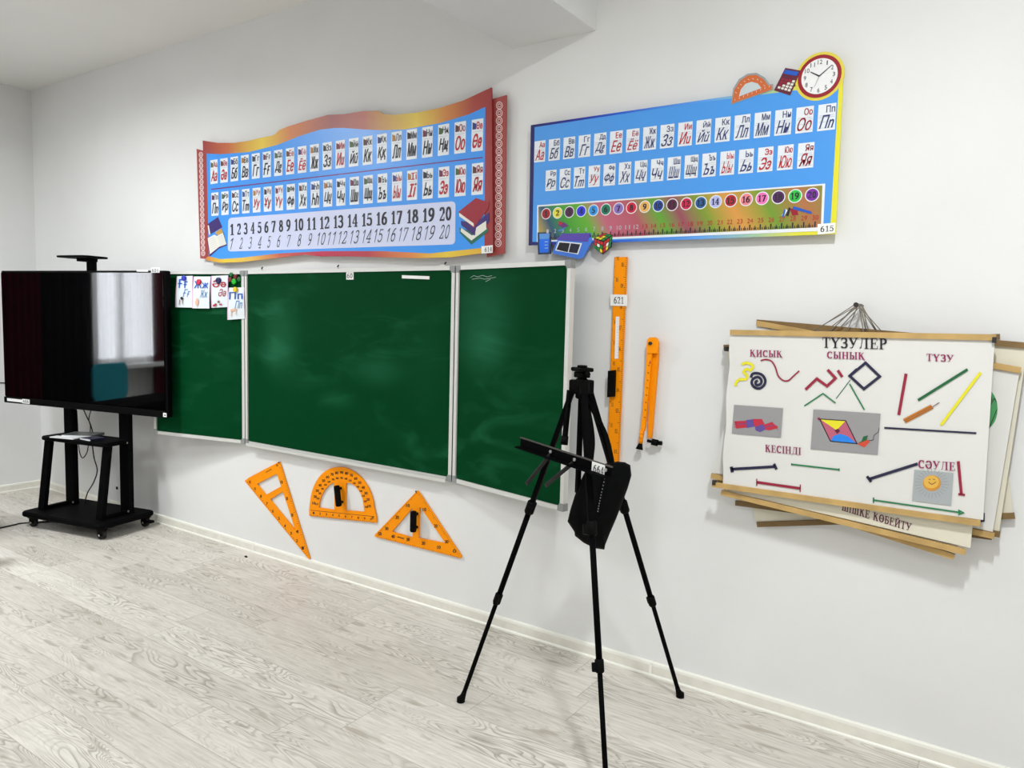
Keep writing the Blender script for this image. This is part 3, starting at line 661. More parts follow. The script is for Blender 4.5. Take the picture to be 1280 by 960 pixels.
mb = MB(); mb.box(ct(0, -.036, (Z0+.048+Z1-.014)/2), (1.517, .008, Z1-Z0-.062), scr, AX); mb.build('screen_panel', tv)
mb = MB(); mb.box(ct(0, -.036, Z0+.022), (1.535, .016, .042), BLACK2, AX, bev=.006); mb.build('bottom_bezel', tv)
PT = Plane(ct(0, -.0455, 1), cv); PT0 = Plane(ct(0, -.0335, 1), cv)
sticker(tv, PT0, [(189, 334.5), (199.5, 334.5), (199.5, 341.5), (189, 341.5)], '604')
mb = MB(); q = [PT0(171, 337, .001), PT0(185, 337.2, .001), PT0(185, 339.6, .001), PT0(171, 339.4, .001)]; mb.prism(q, -PT.n*.001, PAPER); mb.build('paper_strip', tv)
sticker(tv, PT, [(28, 498.5), (37, 499.6), (37, 505), (28, 504)], '608')
mb = MB(); q = [PT(9, 497.5, .001), PT(28, 499.6, .001), PT(28, 503.2, .001), PT(9, 501, .001)]; mb.prism(q, -PT.n*.001, PAPER); mb.build('paper_strip', tv)
mb = MB(); q = [PT(204, 516, .001), PT(208.3, 516.5, .001), PT(208.3, 521.5, .001), PT(204, 521, .001)]; mb.prism(q, -PT.n*.001, PAPER); mb.face([PT(205.4, 518, .003), PT(207, 518.2, .003), PT(207, 520, .003), PT(205.4, 519.8, .003)], INK); mb.build('power_mark', tv, solid=False)
# papers on the stand shelf
GREYC = mat('grey_green_cover', (78, 84, 80), .35); BLUEC = mat('dark_blue_cover', (22, 24, 52), .35); WHT = mat('white_paper', (214, 216, 216), .5)
def sheet(name, u0, v0, su, sv, z0, th, rot, m, label, cat):
    r = math.radians(rot); a = cu_*math.cos(r)+cv*math.sin(r); b2 = cv*math.cos(r)-cu_*math.sin(r); mb = MB()
    mb.box(ct(u0, v0, z0+th/2), (su, sv, th), m, (a, b2, UZ))
    if name != 'paper_sheet': mb.box(ct(u0, v0, z0+th/2)-b2*.003, (su*.985, sv, th*.7), WHT, (a, b2, UZ))
    o = mb.build(name, None, tuple(ct(u0, v0, z0))); return tag(o, label, cat)
sheet('magazine', -.07, .03, .21, .15, .6195, .016, 20, GREYC, 'grey green magazine at the back of the stand shelf', 'magazine')
sheet('paper_sheet', -.09, -.09, .2, .06, .6195, .006, 6, WHT, 'white papers lying on the stand shelf', 'paper')
sheet('folder', .115, -.045, .12, .1, .6195, .014, -8, BLUEC, 'dark blue folder at the right of the stand shelf', 'folder')
CORD = mat('black_cable', (12, 12, 12), .5)
def cable(pts, r, label, name='cable'):
    mb = MB(); mb.tube(smooth_line([tuple(p) for p in pts], 6), r, CORD, 8); o = mb.build(name, None, tuple(pts[0])); return tag(o, label, 'cable')
PB = Plane(ct(0, .13, 1), cv)
cable([PB(104, 511), PB(108, 520), PB(112, 528), PB(115, 537), PB(116, 545), PB(115.5, 555), PB(117.5, 572), PB(121.5, 588), PB(117, 603), ct(-.17, .13, .19), ct(-.19, .12, .1135)], .004, 'black power cable hanging behind the shelf down to the stand base', 'power_cable')
PB = Plane(ct(0, .155, 1), cv)
cable([PB(114, 512), PB(111, 524), PB(113, 533), PB(112, 545), PB(110.5, 556), PB(108.5, 566), PB(103.5, 572.5), PB(100, 567), PB(98.3, 556), PB(97.5, 546), PB(97, 530), PB(96, 513)], .0035, 'thin black cable looping below the stand shelf', 'signal_cable')
a0 = atz(-20, 664, .006); cable([a0, atz(0, 660, .005), atz(18, 656, .005), atz(33, 653.5, .005), ct(-.2, .05, .005), ct(.1, .21, .005)], .005, 'black cable lying on the floor left of the stand', 'floor_cable')
lw = Plane((XL+.006, 0, 0), (-1, 0, 0)); cable([lw(-12, 477.5), lw(0, 478.3), lw(12, 479.2)], .004, 'thin black cable on the left wall beside the screen', 'wall_cable')
# ------------------------------------------------------------------ letter and number chart shaped like an unrolled scroll
C0, C1 = wallp(.045)(253, 300).x, wallp(.045)(615, 300).x
RED6 = (150, 44, 48); OR6 = (205, 120, 52); YE6 = (226, 196, 52)
def xf(px, y=200): return (wallp(.045)(px, y).x-C0)/(C1-C0)
GT = ramp_mat('scroll_top_gradient', [(xf(253), RED6), (xf(285), (190, 96, 50)), (xf(328), YE6), (xf(362), OR6), (xf(415), (146, 52, 50)), (xf(455), (172, 84, 56)), (xf(520), YE6), (xf(556), (204, 130, 54)), (xf(590), (166, 62, 50)), (xf(614), RED6)], (1, 0, 0), 0, C1-C0)
GB = ramp_mat('scroll_bottom_gradient', [(xf(255), OR6), (xf(280), YE6), (xf(312), (222, 178, 70)), (xf(350), (196, 84, 60)), (xf(400), (184, 22, 66)), (xf(460), (178, 50, 64)), (xf(515), (216, 130, 60)), (xf(560), YE6), (xf(614), (214, 160, 50))], (1, 0, 0), 0, C1-C0)
SKY = mat('chart_sky_blue', (52, 148, 240), .35); CARDW = mat('printed_white', (230, 234, 240), .4); PALEL = mat('printed_pale_lilac', (206, 212, 240), .4)
REDB = mat('scroll_red_brown', (158, 62, 58), .4); PURP = mat('printed_purple_line', (104, 36, 120), .4)
org = wallp(.045)(253, 320); org.x = C0
c4 = thing('alphabet_chart', tuple(org), 'scroll shaped blue chart with two letter rows and numbers 1 to 20', 'chart')
P6 = wallp(.045)
def z5(x, y): return (430+x/4.176, 100+y/4.176)
def z4(x, y): return (240+x/5.645, 160+y/5.645)
top = [z4(75, 88), z4(180, 105), z4(300, 105), z4(400, 90), z4(480, 70), z4(560, 55), z4(588, 42), z4(612, 16), (360, 158), (386, 150), (410, 143.5), z5(0, 178), z5(100, 162), z5(180, 161), z5(208, 178), z5(260, 182), z5(380, 170), z5(500, 145), z5(620, 108), z5(770, 38)]
bot = [z5(777, 896), z5(720, 905), z5(560, 925), z5(400, 930), z5(200, 925), z5(0, 920), (400, 320.5), (382, 318.6), z4(800, 893), z4(600, 916), z4(350, 946), z4(200, 951), z4(100, 932)]
left = [z4(92, 600), z4(82, 300)]
mb = MB(); mb.prism([P6(*p) for p in top+bot+left], (0, .008, 0), GT); mb.build('panel', c4)
mb = MB()
bl_top = [z4(103, 180), z4(200, 185), z4(400, 170), z4(600, 120), z4(750, 60), z4(900, 12), z4(1000, 0), z5(0, 250), z5(100, 258), z5(200, 262), z5(320, 258), z5(500, 225), z5(650, 180), z5(738, 140)]
bl_bot = [z5(733, 875), z5(450, 905), z5(200, 893), z5(0, 893), (402, 314), z4(600, 886), z4(350, 915), z4(200, 925), z4(118, 905)]
flat(mb, P6, bl_top+bl_bot, SKY, .0006); mb.build('blue_field', c4, solid=False)
mb = MB(); flat(mb, P6, bl_bot[::-1]+[z5(777, 880)]+bot+[z4(100, 915)], GB, .0003); mb.build('lower_band', c4, solid=False)
# rolled side strips behind, with a pale chain ornament
def scroll_side(pts, cx_top, cx_bot, y0, y1, w0):
    P3 = wallp(.03); mb = MB(); mb.prism([P3(*p) for p in pts], (0, .006, 0), REDB); s = mb.build('side_strip', c4)
    o = MB(); n = 19
    for k in range(n):
        t_ = (k+.5)/n; x = cx_top+(cx_bot-cx_top)*t_; y = y0+(y1-y0)*t_; r = (y1-y0)/n*.5
        for (a, b) in ((1, 1), (.55, .5)):
            e1 = ell(x, y, w0*a, r*1.05*b, 12); e2 = ell(x, y, w0*a-(.55 if a < 1 else .85), max(r*b-.75, .3), 12)
            for i in range(12):
                j = (i+1) % 12; o.face([P3(*e1[i], .0006), P3(*e1[j], .0006), P3(*e2[j], .0006), P3(*e2[i], .0006)], ORN)
    o.build('chain_ornament', s, solid=False)
ORN = mat('ornament_cream', (228, 208, 206), .5)
scroll_side([z4(32, 147), z4(95, 165), z4(110, 925), z4(58, 920)], 251, 254, 190, 320, 2.6)
scroll_side([z5(745, 108), z5(848, 78), z5(838, 905), z5(745, 925)], 624.3, 622.6, 127, 308.5, 4.2)
CURS = {'и': 'u', 'й': 'ŭ', 'п': 'n', 'т': 'm', 'д': 'g', 'И': 'И', 'ц': 'ų', 'к': 'к'}
def cursive(s_): return s_[0]+''.join(CURS.get(c, c) for c in s_[1:])
def quad_lerp(q0, q1, t_): return [a*(1-t_)+b*t_ for a, b in zip(q0, q1)]
def pquad(pl, x0, y0, x1, y1, tilt0=0, off=0): # px rect -> bl br tr tl with the photo's perspective slope
    return [pl(x0, y1, off), pl(x1, y1-tilt0, off), pl(x1, y0-tilt0, off), pl(x0, y0, off)]
def rectify(q):  # make a true upright rectangle on the wall plane
    y = q[0].y; x0 = (q[0].x+q[3].x)/2; x1 = (q[1].x+q[2].x)/2; z0 = (q[0].z+q[1].z)/2; z1 = (q[2].z+q[3].z)/2
    return [Vector((x0, y, z0)), Vector((x1, y, z0)), Vector((x1, y, z1)), Vector((x0, y, z1))]
PICS = [mat('picture_ink_'+n, c, .5) for n, c in (('brown', (92, 48, 40)), ('green', (70, 100, 50)), ('plum', (110, 30, 60)), ('black', (24, 22, 30)), ('ochre', (170, 120, 50)), ('blue', (40, 60, 130)))]
VOW = set('АӘЕЁИОӨУҰҮЫІЭЮЯ')
def card_row(mb, letters, q0, q1, pics, red, black, small_right, split=.62):
    n = len(letters)
    for i, s_ in enumerate(letters):
        q = quad_lerp(q0, q1, i/(n-1)); mb.face(shift(q, (0, -.0012, 0)), CARDW)
        q = shift(q, (0, -.0022, 0)); ink = red if s_[0] in VOW and s_[0] not in 'ҰҮ' or s_[0] in 'ҰҮ' and pics and i in (5, 6) else black
        mb.face(sub(q, .1, split-.012, .9, split), LINEG)
        if pics:
            letter(mb, font_polys(s_, .03), sub(q, .42, .68, .94, .92), ink)
            m = PICS[(i*5+len(pics)) % 6]; x, y = .24, .79
            mb.face(sub(q, .08, .69, .40, .86)[:3]+[sub(q, .08, .69, .34, .92)[3]], m)
            letter(mb, font_polys(cursive(s_), .05, .32), sub(q, .10, .10, .92, .55), ink)
        else:
            letter(mb, font_polys(s_, .03), sub(q, .46, .67, .94, .93), ink)
            letter(mb, font_polys(cursive(s_), .02, .42), sub(q, .10, .08, .92, .58), ink)
            for yy in (.1, .33, .5): mb.face(sub(q, .04, yy-.006, .96, yy+.004), LINEG)
LINEG = mat('printed_rule_grey', (186, 190, 202), .5)
RINK = mat('printed_red', (182, 26, 44), .5); KINK = mat('printed_black_ink', (28, 26, 40), .5); NINK = mat('printed_navy', (44, 52, 110), .5)
r1 = 'Аа Әә Бб Вв Гг Ғғ Дд Ее Ёё Жж Зз Ии Йй Кк Ққ Лл Мм Нн Ңң Оо Өө'.split()
r2 = 'Пп Рр Сс Тт Уу Ұұ Үү Фф Хх Һһ Цц Чч Шш Щщ Ъъ Ыы Іі Ьь Ээ Юю Яя'.split()
mb = MB()
def q4(zf, x0, y0, x1, y1): a = zf(x0, y0); b = zf(x1, y1); return rectify([P6(a[0], b[1]), P6(b[0], b[1]), P6(b[0], a[1]), P6(a[0], a[1])])
qa0 = rectify([P6(*z4(134, 396)), P6(*z4(186, 390)), P6(*z4(178, 222)), P6(*z4(127, 229))]); qa1 = rectify([P6(*z5(668, 375)), P6(*z5(727, 368)), P6(*z5(727, 201)), P6(*z5(665, 208))])
qb0 = rectify([P6(*z4(141, 622)), P6(*z4(190, 616)), P6(*z4(186, 453)), P6(*z4(135, 459))]); qb1 = rectify([P6(*z5(669, 602)), P6(*z5(727, 596)), P6(*z5(727, 430)), P6(*z5(666, 438))])
for a in (qa0, qb0): pass
card_row(mb, r1, qa0, qa1, 'a', RINK, KINK, True); card_row(mb, r2, qb0, qb1, 'bb', RINK, KINK, True)
mb.build('letter_cards', c4, solid=False)
mb = MB(); stroke(mb, P6, [z4(136, 433), z5(725, 404)], 1.5, PURP, .0012); mb.build('divider_line', c4, solid=False)
mb = MB(); n0, n1, n2, n3 = (285.3, 272.5), (569.5, 251.3), (569, 305.5), (284.7, 314.5)
rnd = []
def rr(p, a, b, k=8):
    ax, ay = (a[0]-p[0], a[1]-p[1]); bx, by = (b[0]-p[0], b[1]-p[1]); la, lb = math.hypot(ax, ay), math.hypot(bx, by)
    s0 = (p[0]+ax/la*k, p[1]+ay/la*k); s1 = (p[0]+bx/lb*k, p[1]+by/lb*k)
    return [tuple((1-t)**2*s0[i]+2*t*(1-t)*p[i]+t*t*s1[i] for i in (0, 1)) for t in (0, .25, .5, .75, 1)]
rnd = rr(n0, n3, n1, 5)+rr(n1, n0, n2, 6)+rr(n2, n1, n3, 6)+rr(n3, n2, n0, 5)
flat(mb, P6, rnd, PALEL, .0014)
bx0, bx1 = P6(288, 286).x, P6(564.5, 270).x
cent1 = [290.5, 300, 309.5, 319.5, 329, 338.5, 347.5, 357, 367]; 
zt, zb2 = (P6(290.5, 279.5).z+P6(550, 261.5).z)/2, (P6(290.5, 292).z+P6(550, 277.5).z)/2
cx = [P6(240+x/5.645, 280).x for x in (285, 333, 380, 430, 478, 527, 578, 630, 682, 757, 846, 938, 1036)]+[P6(430+x/4.176, 275).x for x in (47, 122, 199, 277, 360, 443, 530)]
sx = [P6(240+x/5.645, 300).x for x in (283, 348, 413, 480, 547, 615, 687, 760, 835, 915, 990, 1067)]+[P6(430+x/4.176, 295).x for x in (58, 122, 184, 250, 314, 382, 450, 525)]
zt3, zb3 = (P6(290, 298).z+P6(550, 282).z)/2, (P6(290, 310.5).z+P6(550, 300).z)/2
zt = P6(290.5, 278.5).z*.5+P6(555, 262).z*.5; zb2 = P6(290.5, 292.3).z*.5+P6(555, 277).z*.5
for i in range(20):
    s_ = str(i+1); wd = .036 if len(s_) == 1 else .074
    y = P6(400, 300).y-.0022
    q = [Vector((cx[i]-wd/2, y, zb2)), Vector((cx[i]+wd/2, y, zb2)), Vector((cx[i]+wd/2, y, zt)), Vector((cx[i]-wd/2, y, zt))]
    letter(mb, pen_polys(s_, .24, .09), q, KINK)
    wd = .034 if len(s_) == 1 else .066
    q = [Vector((sx[i]-wd/2, y, zb3)), Vector((sx[i]+wd/2, y, zb3)), Vector((sx[i]+wd/2, y, zt3)), Vector((sx[i]-wd/2, y, zt3))]
    letter(mb, pen_polys(s_, .08, .075, True, .38), q, KINK)
mb.build('number_strip', c4, solid=False)
BKR, BKP, BKG, BKW = mat('book_crimson', (150, 14, 40), .4), mat('book_violet', (52, 26, 110), .4), mat('book_green', (20, 104, 84), .4), mat('book_pages', (226, 224, 214), .5)
mb = MB(); f = lambda pts, m, o: flat(mb, P6, [z4(*p) for p in pts], m, o)
f([(110, 678), (183, 628), (214, 700), (125, 752)], BKP, .0016); f([(110, 690), (118, 685), (130, 748), (122, 756)], BKW, .002)
f([(160, 740), (205, 708), (222, 742), (190, 760)], mat('printed_ochre', (196, 150, 60), .5), .0018)
f([(107, 782), (160, 752), (178, 760), (222, 735), (246, 828), (190, 850), (124, 908)], BKP, .002); f([(110, 778), (158, 752), (176, 762), (218, 738), (243, 820), (192, 838), (127, 890)], BKW, .0024)
for k in range(6):
    stroke(mb, P6, [z4(122+k*2, 786+k*15), z4(160+k*4, 772+k*13)], .35, LINEG, .0028); stroke(mb, P6, [z4(182+k*3, 772+k*12), z4(215+k*4, 756+k*11)], .35, LINEG, .0028)
mb.build('printed_open_book', c4, solid=False)
mb = MB(); f = lambda pts, m, o: flat(mb, P6, [z5(*p) for p in pts], m, o)
f([(602, 770), (660, 790), (750, 770), (752, 792), (665, 860), (605, 800)], BKG, .0016); f([(608, 790), (665, 838), (745, 778), (742, 768), (668, 812), (612, 772)], BKW, .002)
f([(610, 735), (690, 745), (757, 690), (758, 740), (680, 812), (612, 758)], BKP, .0022); f([(690, 770), (742, 735), (742, 778), (684, 806)], BKW, .0024)
f([(597, 688), (688, 616), (757, 640), (752, 672), (678, 772), (600, 706)], BKR, .0026); f([(600, 692), (676, 748), (678, 766), (602, 712)], BKW, .003)
mb.build('printed_book_stack', c4, solid=False)
sticker(c4, P6, [z5(718, 868), z5(777, 862), z5(776, 902), z5(718, 906)], '614', tbox=(.3, .2, .95, .78))
for x, z in ((-4.2, 2.1), (-4.2, 1.9), (-2.35, 2.3), (-2.35, 1.95), (-3.3, 2.3), (-3.3, 1.95)): mb = MB(); mb.box((x, -.0185, z), (.04, .036, .04), GREYP); mb.build('spacer', c4)
# ------------------------------------------------------------------ second chart with numbers in coloured discs
P5 = wallp(.04)
def y6(x, y): return (650+x/3.557, 60+y/3.557)
def y7(x, y): return (850+x/3.557, 60+y/3.557)
o5 = P5(660.7, 306.8); E0 = o5.x; E1 = P5(1053, 200).x
xg = lambda px: (P5(px, 200).x-E0)/(E1-E0)
BORD = ramp_mat('border_navy_to_yellow', [(xg(662), (12, 10, 92)), (xg(720), (18, 20, 150)), (xg(775), (24, 90, 210)), (xg(880), (90, 160, 236)), (xg(950), (160, 196, 160)), (xg(1000), (222, 218, 60)), (1, (228, 220, 40))], (1, 0, 0), 0, E1-E0)
c5 = thing('number_chart', tuple(o5), 'rectangular blue chart with clock cutout on top and numbers in coloured discs', 'chart')
mb = MB(); mb.prism([P5(663.5, 156.4), P5(1053.8, 99.4), P5(1044.5, 292.5), P5(660.7, 306.8)], (0, .008, 0), BORD); mb.build('panel', c5)
SKY5 = mat('chart_blue', (72, 152, 232), .35)
mb = MB(); flat(mb, P5, [y6(65, 352), (850, 131.5), y7(706, 163), y7(668, 800), (860, 296), (720, 302.5), y6(55, 862)], SKY5, .0006); mb.build('blue_field', c5, solid=False)
# number panel
pu = Vector((.86, 0, .5)); PNL = ramp_mat('number_panel_gradient', [(0, (220, 150, 60)), (.05, (196, 170, 60)), (.11, (30, 80, 110)), (.17, (60, 150, 40)), (.24, (96, 170, 40)), (.30, (190, 96, 120)), (.40, (176, 84, 96)), (.47, (90, 160, 40)), (.53, (150, 70, 90)), (.6, (120, 150, 40)), (.68, (216, 150, 70)), (.77, (110, 150, 40)), (.86, (176, 110, 66)), (.95, (110, 140, 40)), (1, (170, 90, 80))], tuple(pu), 0, 1.25)
mb = MB(); flat(mb, P5, [(671.5, 256.6), (1031.5, 229.5), (1029, 286), (1020, 289), (671, 302.5)], CARDW, .0009)
flat(mb, P5, [(673, 258.4), (1028, 231.8), (1026, 284), (673, 301)], PNL, .0013); mb.build('number_panel', c5, solid=False)
mb = MB()
DISC = [(158, 16, 30), (226, 214, 60), (80, 20, 70), (30, 50, 220), (40, 150, 230), (16, 120, 90), (140, 110, 190), (206, 20, 60), (232, 176, 90), (26, 70, 160), (90, 14, 56), (206, 16, 70), (30, 90, 150), (176, 180, 232), (178, 20, 40), (236, 130, 140), (236, 110, 180), (80, 16, 90), (36, 190, 60), (124, 30, 160)]
d0, d1 = P5(*y6(117, 737)), P5(*y7(588, 653)); R0 = .0215
for i in range(20):
    c = d0*(1-i/19)+d1*(i/19)
    e = lambda r, o: [c+Vector((r*math.cos(2*PI*k/24), -o, r*math.sin(2*PI*k/24))) for k in range(24)]
    mb.face(e(R0*1.16, .0017), CARDW); mb.face(e(R0, .0021), mat('disc_ink_%d' % (i+1), DISC[i], .45))
    s_ = str(i+1); ww = .016 if i < 9 else .028
    letter(mb, pen_polys(s_, .24, .1), [c+Vector(p) for p in ((-ww/2, -.0026, -.011), (ww/2, -.0026, -.011), (ww/2, -.0026, .011), (-ww/2, -.0026, .011))], KINK)
mb.build('number_discs', c5, solid=False)
mb = MB(); t0, t1 = P5(*y6(90, 852)), P5(*y7(600, 797))
for k in range(0, 301):
    if k % 5 and k % 2: continue
    c = t0*(1-k/300)+t1*(k/300); h = .02 if k % 10 == 0 else (.015 if k % 5 == 0 else .009); wv_ = .0024 if k % 10 == 0 else .0014
    mb.face([c+Vector(p) for p in ((-wv_, -.0026, 0), (wv_, -.0026, 0), (wv_, -.0026, h), (-wv_, -.0026, h))], KINK)
    if k % 10 == 0 and k:
        s_ = str(k//10); ww = .011 if len(s_) == 1 else .021; b_ = c+Vector((0, 0, .026))
        letter(mb, font_polys(s_, 0), [b_+Vector(p) for p in ((-ww/2, -.0026, 0), (ww/2, -.0026, 0), (ww/2, -.0026, .017), (-ww/2, -.0026, .017))], RINK if k > 120 else LINEG)
mb.build('printed_ruler', c5, solid=False)
mb = MB()
f1 = 'Аа Бб Вв Гг Дд Ее Ёё Жж Зз Ии Йй Кк Лл Мм Нн Оо Пп'.split(); f2 = 'Рр Сс Тт Уу Фф Хх Цц Чч Шш Щщ ъ Ыы ь Ээ Юю Яя'.split()
f2[10] = 'Ъъ'; f2[12] = 'Ьь'
a0 = rectify([P5(*y6(65, 511)), P5(*y6(113, 503)), P5(*y6(113, 408)), P5(*y6(64, 418))]); a1 = rectify([P5(*y7(612, 370)), P5(*y7(692, 362)), P5(*y7(693, 244)), P5(*y7(614, 254))])
b0 = rectify([P5(*y6(114, 638)), P5(*y6(161, 632)), P5(*y6(163, 540)), P5(*y6(115, 546))]); b1 = rectify([P5(*y7(520, 538)), P5(*y7(593, 530)), P5(*y7(598, 417)), P5(*y7(527, 426))])
card_row(mb, f1, a0, a1, '', RINK, NINK, True, .58); card_row(mb, f2, b0, b1, '', RINK, NINK, True, .58)
mb.build('letter_cards', c5, solid=False)
sticker(c5, P5, [y7(612, 783), y7(692, 777), y7(690, 822), y7(612, 830)], '615', tbox=(.17, .22, .9, .75))
# small printed pencils and plane on the number panel
mb = MB(); f = lambda pts, m, o=.003: flat(mb, P5, [y7(*p) for p in pts], m, o)
f([(452, 745), (470, 715), (478, 722), (460, 752)], CARDW); f([(470, 745), (484, 708), (492, 712), (482, 748)], KINK, .0032); f([(488, 715), (500, 745), (526, 742), (520, 712)], BKR, .003); f([(505, 703), (585, 728), (585, 738), (500, 716)], BLUEI, .0034); f([(452, 752), (462, 750), (470, 720), (465, 716)], BLUEI, .0034)
f = lambda pts, m, o=.003: flat(mb, P5, [y6(*p) for p in pts], m, o)
f([(165, 785), (195, 775), (215, 790), (190, 800)], PURP); f([(165, 812), (190, 800), (212, 796), (180, 816)], LBLUE); f([(170, 775), (182, 770), (190, 782), (176, 788)], RINK, .0034)
mb.build('printed_pencils', c5, solid=False)
# cutouts standing on the top edge
def cut(name, pts, m, zf, off=.042, th=.006):
    mb = MB(); p = wallp(off); mb.prism([p(*zf(*q)) for q in pts], (0, th, 0), m); return mb, p
def disc_px(cx_, cy_, rx, ry, n=32): return ell(cx_, cy_, rx, ry, n)
CW = P5(*y7(619, 125), .004)
def circ(mb, c, r, off, m, n=36): mb.face([c+Vector((r*math.cos(2*PI*k/n), -off, r*math.sin(2*PI*k/n))) for k in range(n)], m)
CLK = mat('clock_crimson', (150, 16, 36), .35); CLW = mat('clock_face', (236, 236, 236), .4); YEL = mat('cutout_yellow', (224, 206, 70), .4)
mb = MB(); RC = .0735
mb.prism([CW+Vector((RC*1.13*math.cos(2*PI*k/40), .003, RC*1.13*math.sin(2*PI*k/40))) for k in range(40)], (0, .006, 0), YEL)
circ(mb, CW, RC, -.002, CLK); circ(mb, CW, RC*.83, -.001, CLW)
for h in range(1, 13):
    a = math.radians(90-30*h); p = CW+Vector((RC*.66*math.cos(a), .0002, RC*.66*math.sin(a))); s_ = str(h); ww = .0035 if h == 1 else (.008 if h < 10 else .015)
    letter(mb, font_polys(s_, 0), [p+Vector(q) for q in ((-ww/2, 0, -.0075), (ww/2, 0, -.0075), (ww/2, 0, .0075), (-ww/2, 0, .0075))], KINK)
for ang, L_, w_ in ((148, .036, .005), (38, .052, .004), (248, .04, .0015)):
    a = math.radians(ang); t_ = Vector((math.cos(a), 0, math.sin(a))); n_ = Vector((-t_.z, 0, t_.x))*w_/2; c = CW+Vector((0, -.0006, 0))
    mb.face([c-n_, c+t_*L_-n_*.5, c+t_*L_+n_*.5, c+n_], KINK)
mb.build('clock_cutout', c5, solid=False)
mb, p = cut('calc', [(418, 188), (468, 88), (537, 100), (490, 211)], mat('calculator_maroon', (96, 20, 50), .4), y7)
flat(mb, p, [y7(*q) for q in ((468, 96), (528, 106), (518, 124), (460, 114))], BLUEI, .001); 
for r in range(4):
    for c_ in range(4):
        a, b = .08+.23*c_, .62-.16*r; q = sub([p(*y7(*k), .0014) for k in ((424, 186), (488, 205), (528, 122), (458, 112))], a, b-.02, a+.17, b+.1)
        mb.face(q, BKR if c_ < 3 and r < 3 and c_+r < 3 else BKW)
mb.build('calculator_cutout', c5, solid=False)
OC = mat('cutout_orange', (206, 104, 50), .4); GLS = mat('cutout_grey_rim', (150, 158, 160), .4)
mb, p = cut('prot', [(226, 252), (236, 180), (262, 138), (300, 114), (340, 110), (376, 130), (398, 160), (412, 160), (413, 186)], GLS, y7)
o_ = [(230, 246), (242, 185), (268, 145), (302, 122), (338, 119), (370, 138), (392, 166), (408, 166), (408, 184)]
flat(mb, p, [y7(*q) for q in o_], OC, .0008); flat(mb, p, [y7(*q) for q in ((262, 216), (270, 185), (290, 160), (318, 150), (346, 158), (362, 178))], mat('cutout_pale', (196, 206, 210), .4), .0014)
for k in range(9):
    a = k/8; x = 240+a*150; q = [(246, 196), (256, 176), (268, 160), (284, 146), (302, 138), (322, 135), (342, 138), (358, 148), (372, 164)][k]; stroke(mb, p, [y7(*q), y7(q[0]+6, q[1]+5)], .5, CARDW, .002)
    stroke(mb, p, [y7(244+k*19, 234-k*7.4), y7(245+k*19, 226-k*7.4)], .4, CARDW, .002)
mb.build('protractor_cutout', c5, solid=False)
# cutouts hanging from the bottom edge
mb, p = cut('beaker', [(78, 820), (140, 818), (136, 916), (80, 918)], mat('beaker_outline', (40, 60, 90), .3), y6)
flat(mb, p, [y6(*q) for q in ((86, 826), (132, 825), (129, 850), (87, 852))], mat('beaker_glass_print', (90, 150, 220), .3), .0008); flat(mb, p, [y6(*q) for q in ((86, 850), (131, 848), (128, 908), (87, 910))], mat('beaker_blue', (24, 110, 235), .3), .001)
for k in range(3): stroke(mb, p, [y6(110, 862+k*14), y6(124, 861+k*14)], .5, CARDW, .0016)
mb.build('beaker_cutout', c5, solid=False)
mb, p = cut('scale', [(145, 905), (165, 858), (186, 826), (314, 822), (322, 856), (306, 885), (282, 930), (262, 938), (150, 915)], mat('scale_blue', (60, 120, 220), .35), y6)
flat(mb, p, [y6(*q) for q in ((158, 852), (190, 825), (312, 823), (302, 862))], mat('scale_violet', (86, 66, 170), .35), .0008)
flat(mb, p, [y6(*q) for q in ((156, 900), (172, 858), (276, 868), (258, 918))], CARDW, .001); flat(mb, p, [y6(*q) for q in ((162, 896), (176, 864), (222, 868), (212, 908))], INK, .0014); flat(mb, p, [y6(*q) for q in ((216, 908), (226, 868), (268, 873), (254, 913))], mat('display_navy', (20, 18, 46), .3), .0014)
mb.build('scale_cutout', c5, solid=False)
mb, p = cut('cube', [(328, 846), (376, 822), (412, 832), (404, 885), (368, 918), (330, 890)], INK, y6)
CU = [mat('cube_'+n, c, .35) for n, c in (('red', (196, 20, 30)), ('green', (20, 130, 50)), ('white', (235, 235, 235)), ('yellow', (236, 214, 40)), ('blue', (30, 60, 180)), ('orange', (236, 120, 20)))]
faces = [((328, 888), (366, 914), (370, 862), (330, 848)), ((368, 914), (403, 884), (411, 834), (372, 861)), ((332, 845), (371, 858), (409, 832), (376, 823))]
rng = random.Random(3)
for fq in faces:
    q = [p(*y6(*k), .001) for k in fq]
    for i in range(3):
        for j in range(3): mb.face(sub(q, i/3+.03, j/3+.03, (i+1)/3-.03, (j+1)/3-.03), rng.choice(CU[:4]+CU[:2]))
mb.build('puzzle_cube_cutout', c5, solid=False)
for x, z in ((-1.8, 2.25), (-1.8, 1.92), (-.75, 2.25), (-.75, 1.92), (-1.3, 2.1)): mb = MB(); mb.box((x, -.016, z), (.04, .031, .04), GREYP); mb.build('spacer', c5)
